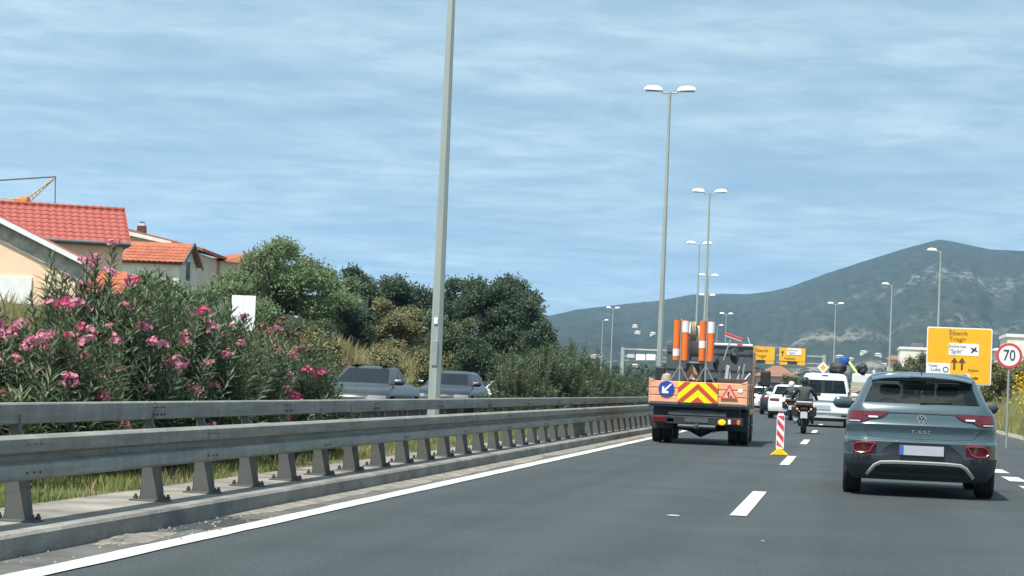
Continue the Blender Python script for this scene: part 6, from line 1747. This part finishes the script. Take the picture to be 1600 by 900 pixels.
# --- white outbuilding with orange roof
Yc = 92.0
c0, c1, c2 = at(192, 404, Yc), at(284, 409, Yc), at(295, 380, Yc+2.2)
hC = thing('small_white_house', 'small white house with orange tiled roof and dark window in its gable', 'house', (c1.x, Yc, ground_h(c1.x, Yc)), R(6))
zo = hC.location.z; Wc = (c1-c0).length; ze = c1.z-zo; zr = c2.z-zo
DC = 4.2
wall_box(hC, 'wall', 'plaster_white', -Wc, -.12, .15, DC-.15, -.5, ze-.08)
mb = MB(); mb.add([(-.12, .15, ze-.10), (-.12, DC-.15, ze-.10), (-.12, DC/2, zr-.10)], [(0, 1, 2)]); mb.build('gable_wall', M['plaster_white'], hC)
wall_box(hC, 'eave_board', 'shutter', -Wc-.1, .02, -.02, .12, ze-.14, ze-.06)
mb = MB(); mb.add([(-Wc-.1, -.1, ze-.06), (.1, -.1, ze-.06), (.1, DC/2, zr-.02), (-Wc-.1, DC/2, zr-.02), (.1, DC+.1, ze-.06), (-Wc-.1, DC+.1, ze-.06)], [(0, 1, 2, 3), (3, 2, 4, 5)]); rC = mb.build('roof', M['tile_orange'], hC)
def tile_field(par, m, W0, x1, y0, z0, run_, rise, tw=.24, tl=.36):
    """tiles too small to pick out singly: one field of the same tile"""
    sl = atan2(rise, run_); nr = int(sqrt(run_**2+rise**2)/tl)+0; nc = int(W0/tw); mb = MB(); tm_ = tile_mesh(tw, tl, n=5); V = [v.co.copy() for v in tm_.vertices]; Fc = [tuple(p_.vertices) for p_ in tm_.polygons]
    rt = Matrix.Rotation(sl, 3, 'X')
    for i in range(nr):
        for j in range(nc):
            off_ = Vector((x1-(j+1)*tw, y0+i*tl*cos(sl), z0+i*tl*sin(sl))); mb.add([rt @ v + off_ for v in V], Fc)
    o = mb.build('tile_field', M[m], par, True, fix=False); o['kind'] = 'stuff'; return o
tile_field(rC, 'tile_orange', Wc+.2, .1, -.1, ze-.05, DC/2+.1, zr-ze)
for s in (0, 1):
    y0, y1, z0, z1 = ((-.1, DC/2, ze-.06, zr-.02), (DC+.1, DC/2, ze-.06, zr-.02))[s]
    mb = MB(); mb.add([(.08, y0, z0-.12), (.14, y0, z0-.12), (.14, y1, z1-.12), (.08, y1, z1-.12), (.08, y0, z0+.05), (.14, y0, z0+.05), (.14, y1, z1+.05), (.08, y1, z1+.05)], [(0, 1, 2, 3), (4, 7, 6, 5), (0, 4, 5, 1), (1, 5, 6, 2), (2, 6, 7, 3), (3, 7, 4, 0)]); mb.build('barge_board', M['eave_dark'], rC)
wall_box(hC, 'window', 'window_dark', -.13, -.10, DC/2-.5, DC/2+.35, ze-.75, ze+.10)
from mathutils.bvhtree import BVHTree
_dg = bpy.context.evaluated_depsgraph_get()
FARBVH = [BVHTree.FromObject(bpy.data.objects[n_], _dg) for n_ in ('mountain', 'ground')]
# generic house with hipped or gabled roof
def house(label, px, py_eave, Y, wpx, rise_px, wallm, roofm, rz=0.0, dep=6.0, flat=False, wins=2, floors=1, chimney=False, group='houses in the distance', name='house', ridge_in=0.0, hip=True):
    if Y > 400:                                  # far: stand it where the view meets the ground or the mountain side
        d_ = ray(px, py_eave + 4.0); best = None
        for bv in FARBVH:
            hit = bv.ray_cast(Vector((0, 0, CAM_H)), d_.normalized())
            if hit[0] is not None and (best is None or hit[3] < best[1]): best = (hit[0], hit[3])
        if best: Y = min(best[0].y, 3500)
    e = at(px, py_eave, Y); gz = ground_h(e.x, Y) if Y < 400 else e.z - 5.0*Y/FPX
    if Y > 1000: roofm, rise_px, rz = 'plaster_cream', 1.5, 0.0
    if Y > 400: dep = max(5.0, wpx*Y/FPX*.8)
    kk = Y/FPX; w = wpx*kk; t = thing(name, label, 'house', (e.x, Y, gz), rz, group); ze = max(1.2, e.z-gz) if Y < 400 else e.z-gz
    wall_box(t, 'wall', wallm, -w/2, w/2, 0, dep, -1.0, ze)
    if flat: wall_box(t, 'roof', roofm, -w/2-.1, w/2+.1, -.1, dep+.1, ze, ze+.25*max(1, kk*8))
    else:
        rise = rise_px*kk; o_ = .35; ins = min(w/2, dep/2)*(.95 if hip else 0)
        mb = MB(); mb.add([(-w/2-o_, -o_, ze), (w/2+o_, -o_, ze), (w/2+o_, dep+o_, ze), (-w/2-o_, dep+o_, ze), (-w/2-o_+ins, dep/2, ze+rise), (w/2+o_-ins, dep/2, ze+rise)], [(0, 1, 5, 4), (1, 2, 5), (2, 3, 4, 5), (3, 0, 4), (3, 2, 1, 0)]); rf = mb.build('roof', M[roofm], t)
        if chimney:
            ch = MB(); ch.span((-.28, -.28, -.8), (.28, .28, .55)); co = ch.build('chimney', M['stone_grey'], rf, loc=chimney)
    if Y > 1000: wins = 0
    for f_ in range(floors):
        for i in range(wins):
            x = -w/2 + w*(i+.5)/wins; hh = min(1.3, ze/floors*.5)
            zc_ = ze*(f_+.55)/floors
            o = wall_box(t, 'window', 'window_dark', x-.5, x+.5, -.03, .02, zc_-hh/2, zc_+hh/2)
    return t, ze
# larger house with chimney behind, and its neighbour
Yd = 104.0
dL, dR, dE = at(190, 356, Yd), at(270, 380, Yd), at(284, 384, Yd)
hD = thing('house', 'house with low orange roof and brick chimney behind the small white house', 'house', (dL.x, Yd, ground_h(dL.x, Yd)), R(8)); zo = hD.location.z
wD = dE.x-dL.x+1.0
mb = MB(); mb.prism([(-4, -.5), (wD-.4, -.5), (wD-.4, dE.z-zo-.25), (0.2, dL.z-zo-.25), (-4, dL.z-zo-1.6)], 'Y', .3, 8); mb.build('wall', M['plaster_cream'], hD)
mb = MB(); sl_ = [(-4.4, dL.z-zo-1.9), (0, dL.z-zo), (wD, dE.z-zo-.10)]
for (xa, za), (xb, zb_) in zip(sl_, sl_[1:]): mb.add([(xa, -.2, za-.10), (xb, -.2, zb_-.10), (xb, 8.4, zb_-.10), (xa, 8.4, za-.10), (xa, -.2, za+.04), (xb, -.2, zb_+.04), (xb, 8.4, zb_+.04), (xa, 8.4, za+.04)], [(0, 3, 2, 1), (4, 5, 6, 7), (0, 1, 5, 4), (1, 2, 6, 5), (2, 3, 7, 6), (3, 0, 4, 7)])
rD = mb.build('roof', M['tile_orange'], hD)
mb = MB(); mb.prism([(0.02, dL.z-zo-.10), (wD*.62, dL.z-zo-.10-(dL.z-dE.z)*.62), (wD*.62, dL.z-zo-.26-(dL.z-dE.z)*.62), (.02, dL.z-zo-.30)], 'Y', -.28, -.205); mb.build('fascia', M['white_board'], hD)
cc = at(225, 366, Yd+1.5); ch = thing('chimney', None, None); ch.parent = hD; ch.location = (cc.x-dL.x+.15, 1.0, cc.z-zo-.1)
mb = MB(); mb.prism([(-.26, -.4), (.26, -.4), (.20, .50), (-.20, .50)], 'Y', -.2, .2); mb.build('shaft', M['brown_board'], ch); mb = MB(); mb.box((0, 0, .56), (.30, .34, .13)); mb.build('neck', M['plaster_white'], ch); mb = MB(); mb.box((0, 0, .67), (.22, .26, .07)); mb.build('cap', M['eave_dark'], ch)
house('pale house corner with orange roof peeping out left of the light green tree', 325, 408, 112.0, 50, 18, 'plaster_cream', 'tile_orange', R(-20), 6.0, wins=1)
# small lean-to roof right of the peach house
Yf = 74.0
fa, fb = at(182, 424, Yf+1.5), at(222, 462, Yf)
hF = thing('lean_to_roof', 'low red tiled lean-to roof right of the peach wall', 'roof', (fa.x, Yf, ground_h(fa.x, Yf))); zo = hF.location.z
w0 = fb.x-fa.x
mb = MB(); mb.add([(-.8, 0, fb.z-zo), (w0, 0, fb.z-zo), (w0*.25, 1.5, fa.z-zo), (-.8, 1.5, fa.z-zo), (-.8, 0, fb.z-zo-.12), (w0, 0, fb.z-zo-.12), (w0*.25, 1.5, fa.z-zo-.12), (-.8, 1.5, fa.z-zo-.12)], [(0, 1, 2, 3), (4, 7, 6, 5), (0, 4, 5, 1), (1, 5, 6, 2)]); rF = mb.build('roof', M['tile_orange'], hF)
tile_field(rF, 'tile_orange', w0*.7+.8, w0*.7, 0, fb.z-zo+.01, 1.5, fa.z-fb.z)
wall_box(hF, 'wall', 'plaster_white', -.7, w0-.15, .2, 1.4, -.5, fb.z-zo-.12)
# crane behind the peach house
Yk = 100.0
A, B, C0, D0_ = at(-40, 284, Yk), at(88, 276, Yk), at(42, 314, Yk), at(86, 322, Yk)
cr = thing('crane', 'yellow crane jib with stay rod rising behind the red roof', 'crane', (C0.x, Yk, ground_h(C0.x, Yk)))
L0 = cr.location
def seg(nm, a_, b_, r_, m): mb = MB(); mb.tube([a_-L0, b_-L0], r_, 8); return mb.build(nm, M[m], cr)
seg('stay_rod', A, B, .04, 'wire'); seg('hoist_rope', B+Vector((-.05, 0, 0)), D0_, .028, 'wire')
jb = thing('jib', None, None); jb.parent = cr
for d_ in (-.12, .12): 
    mb = MB(); mb.tube([C0-L0+Vector((d_, d_, 0)), B-L0], [.045, .03], 6); mb.build('chord', M['crane_yellow'], jb)
for i in range(7):
    p0 = C0.lerp(B, i/8); p1 = C0.lerp(B, (i+1)/8); s = (1-i/8)*.12; mb = MB(); mb.tube([p0-L0+Vector((s, s, 0)), p1-L0+Vector((-s, -s, 0))], .02, 5); mb.build('lacing', M['crane_yellow'], jb)
mb = MB(); q = at(34, 314, Yk)-L0; mb.box(q, (.75, .5, .28)); mb.box(q+Vector((.18, 0, .12)), (.35, .45, .22)); mb.build('winch', M['crane_orange'], cr, bevel=.05)
seg('mast', C0+Vector((-.1, 0, -.1)), Vector((C0.x-.1, Yk, L0.z)), .22, 'crane_yellow'); seg('tie_bar', at(-30, 306, Yk), at(28, 312, Yk), .025, 'crane_yellow')
# green corrugated fence on the bank
Yg = 99.0
ga, gb = at(470, 462, Yg), at(574, 466, Yg)
gf = thing('green_fence', 'dark green corrugated metal fence under the light green tree', 'fence', (ga.x, Yg, ground_h(ga.x, Yg))); zo = gf.location.z
wg = gb.x-ga.x; zt = (ga.z+gb.z)/2-zo
for i in range(3):
    mb = MB(); x0, x1 = wg*i/3+.04, wg*(i+1)/3-.04; n_ = 14
    rows = [[(x0+(x1-x0)*j/n_, .03*(j % 2), z) for j in range(n_+1)] for z in (-.4, zt)]; mb.grid(rows); mb.grid([[(p_[0], p_[1]+.02, p_[2]) for p_ in r_] for r_ in rows]); mb.build('panel', M['barrier_green'], gf, fix=False)
for x in (0, wg/3, wg*2/3, wg): mb = MB(); mb.box((x, .0, zt/2-.2), (.10, .12, zt+.4)); mb.build('post', M['barrier_green'], gf)
mb = MB(); mb.box((wg/2, .03, zt+.03), (wg+.1, .14, .06)); mb.build('top_rail', M['barrier_green'], gf)
# right side and far town
house('white flat-roofed house left of the big yellow sign, dark water tank above', 1428, 546, 235.0, 42, 0, 'plaster_white', 'white_board', 0, 9, True, 0, 1, group='houses on the right')
wt = at(1433, 544, 238.0); mb = MB(); mb.box((0, 0, .3), (1.3, 1, .5)); o = mb.build('water_tank', M['eave_dark'], loc=wt, bevel=.05); tag(o, 'dark box tank on the roof of the white house', 'tank')
house('white building wall behind the speed limit sign at the right edge', 1592, 527, 170.0, 34, 0, 'plaster_white', 'white_board', 0, 8, True, 0, group='houses on the right')
house('small house with orange roof left of the white flat-roofed house', 1398, 562, 250.0, 22, 7, 'plaster_cream', 'tile_far', 0, 6, group='houses on the right')
house('low grey-roofed shed just right of the big yellow sign', 1566, 548, 190.0, 22, 5, 'plaster_white', 'sign_grey', 0, 6, wins=1, group='houses on the right')
house('long low red-roofed building beyond the truck mirror', 1212, 588, 230.0, 60, 17, 'plaster_pink', 'tile_far', 0, 9, wins=3)
far = [('pink-roofed house left of the far lamp posts, highest of the left cluster', 932, 555, 520, 20, 7, 'plaster_pink', 'tile_far'), ('cream house with red roof below the pink-roofed one', 928, 568, 430, 24, 6, 'plaster_cream', 'tile_far'),
       ('small white house among the bushes right of the second hedge', 894, 562, 430, 12, 5, 'plaster_white', 'tile_far'), ('white house just left of the gantry column', 966, 574, 460, 16, 5, 'plaster_white', 'tile_far'), ('pale house under the left beam of the gantry', 992, 570, 500, 14, 5, 'plaster_white', 'tile_far'),
       ('white house on the lower slope left of the tallest lamp post', 1020, 520, 1500, 9, 4, 'plaster_white', 'tile_far'), ('topmost white house of the slope hamlet left of the tallest lamp post', 992, 508, 1620, 8, 3, 'plaster_white', 'tile_far'), ('white house in the middle of the slope hamlet', 996, 518, 1540, 9, 3, 'plaster_white', 'tile_far'),
       ('white villa below the pale slope patch, right of the yellow gantry signs', 1350, 549, 720, 12, 4, 'plaster_white', 'tile_far'), ('low white house left of the single-headed lamp beside the yellow sign', 1372, 553, 680, 11, 4, 'plaster_white', 'tile_far'), ('cream house behind the right gantry column', 1312, 556, 640, 13, 5, 'plaster_cream', 'tile_far'),
       ('small pale house above the red-roofed building', 1226, 579, 420, 14, 4, 'plaster_white', 'tile_far'), ('pale house between the two yellow gantry signs', 1214, 580, 520, 10, 3, 'plaster_cream', 'tile_far'), ('white house above the van roof', 1270, 583, 480, 12, 4, 'plaster_white', 'tile_far'),
       ('tiny house high right of the double lamp above the van', 1330, 560, 900, 9, 4, 'plaster_pink', 'tile_far'), ('cream house above the loaded flatbed', 1385, 569, 420, 16, 5, 'plaster_cream', 'tile_far')]
for lb, px, py, Y, w, rs, wm, rm in far: house(lb, px, py, float(Y), w, rs, wm, rm, R((px*7) % 40 - 20), max(5.0, w*Y/FPX*.8), wins=2)
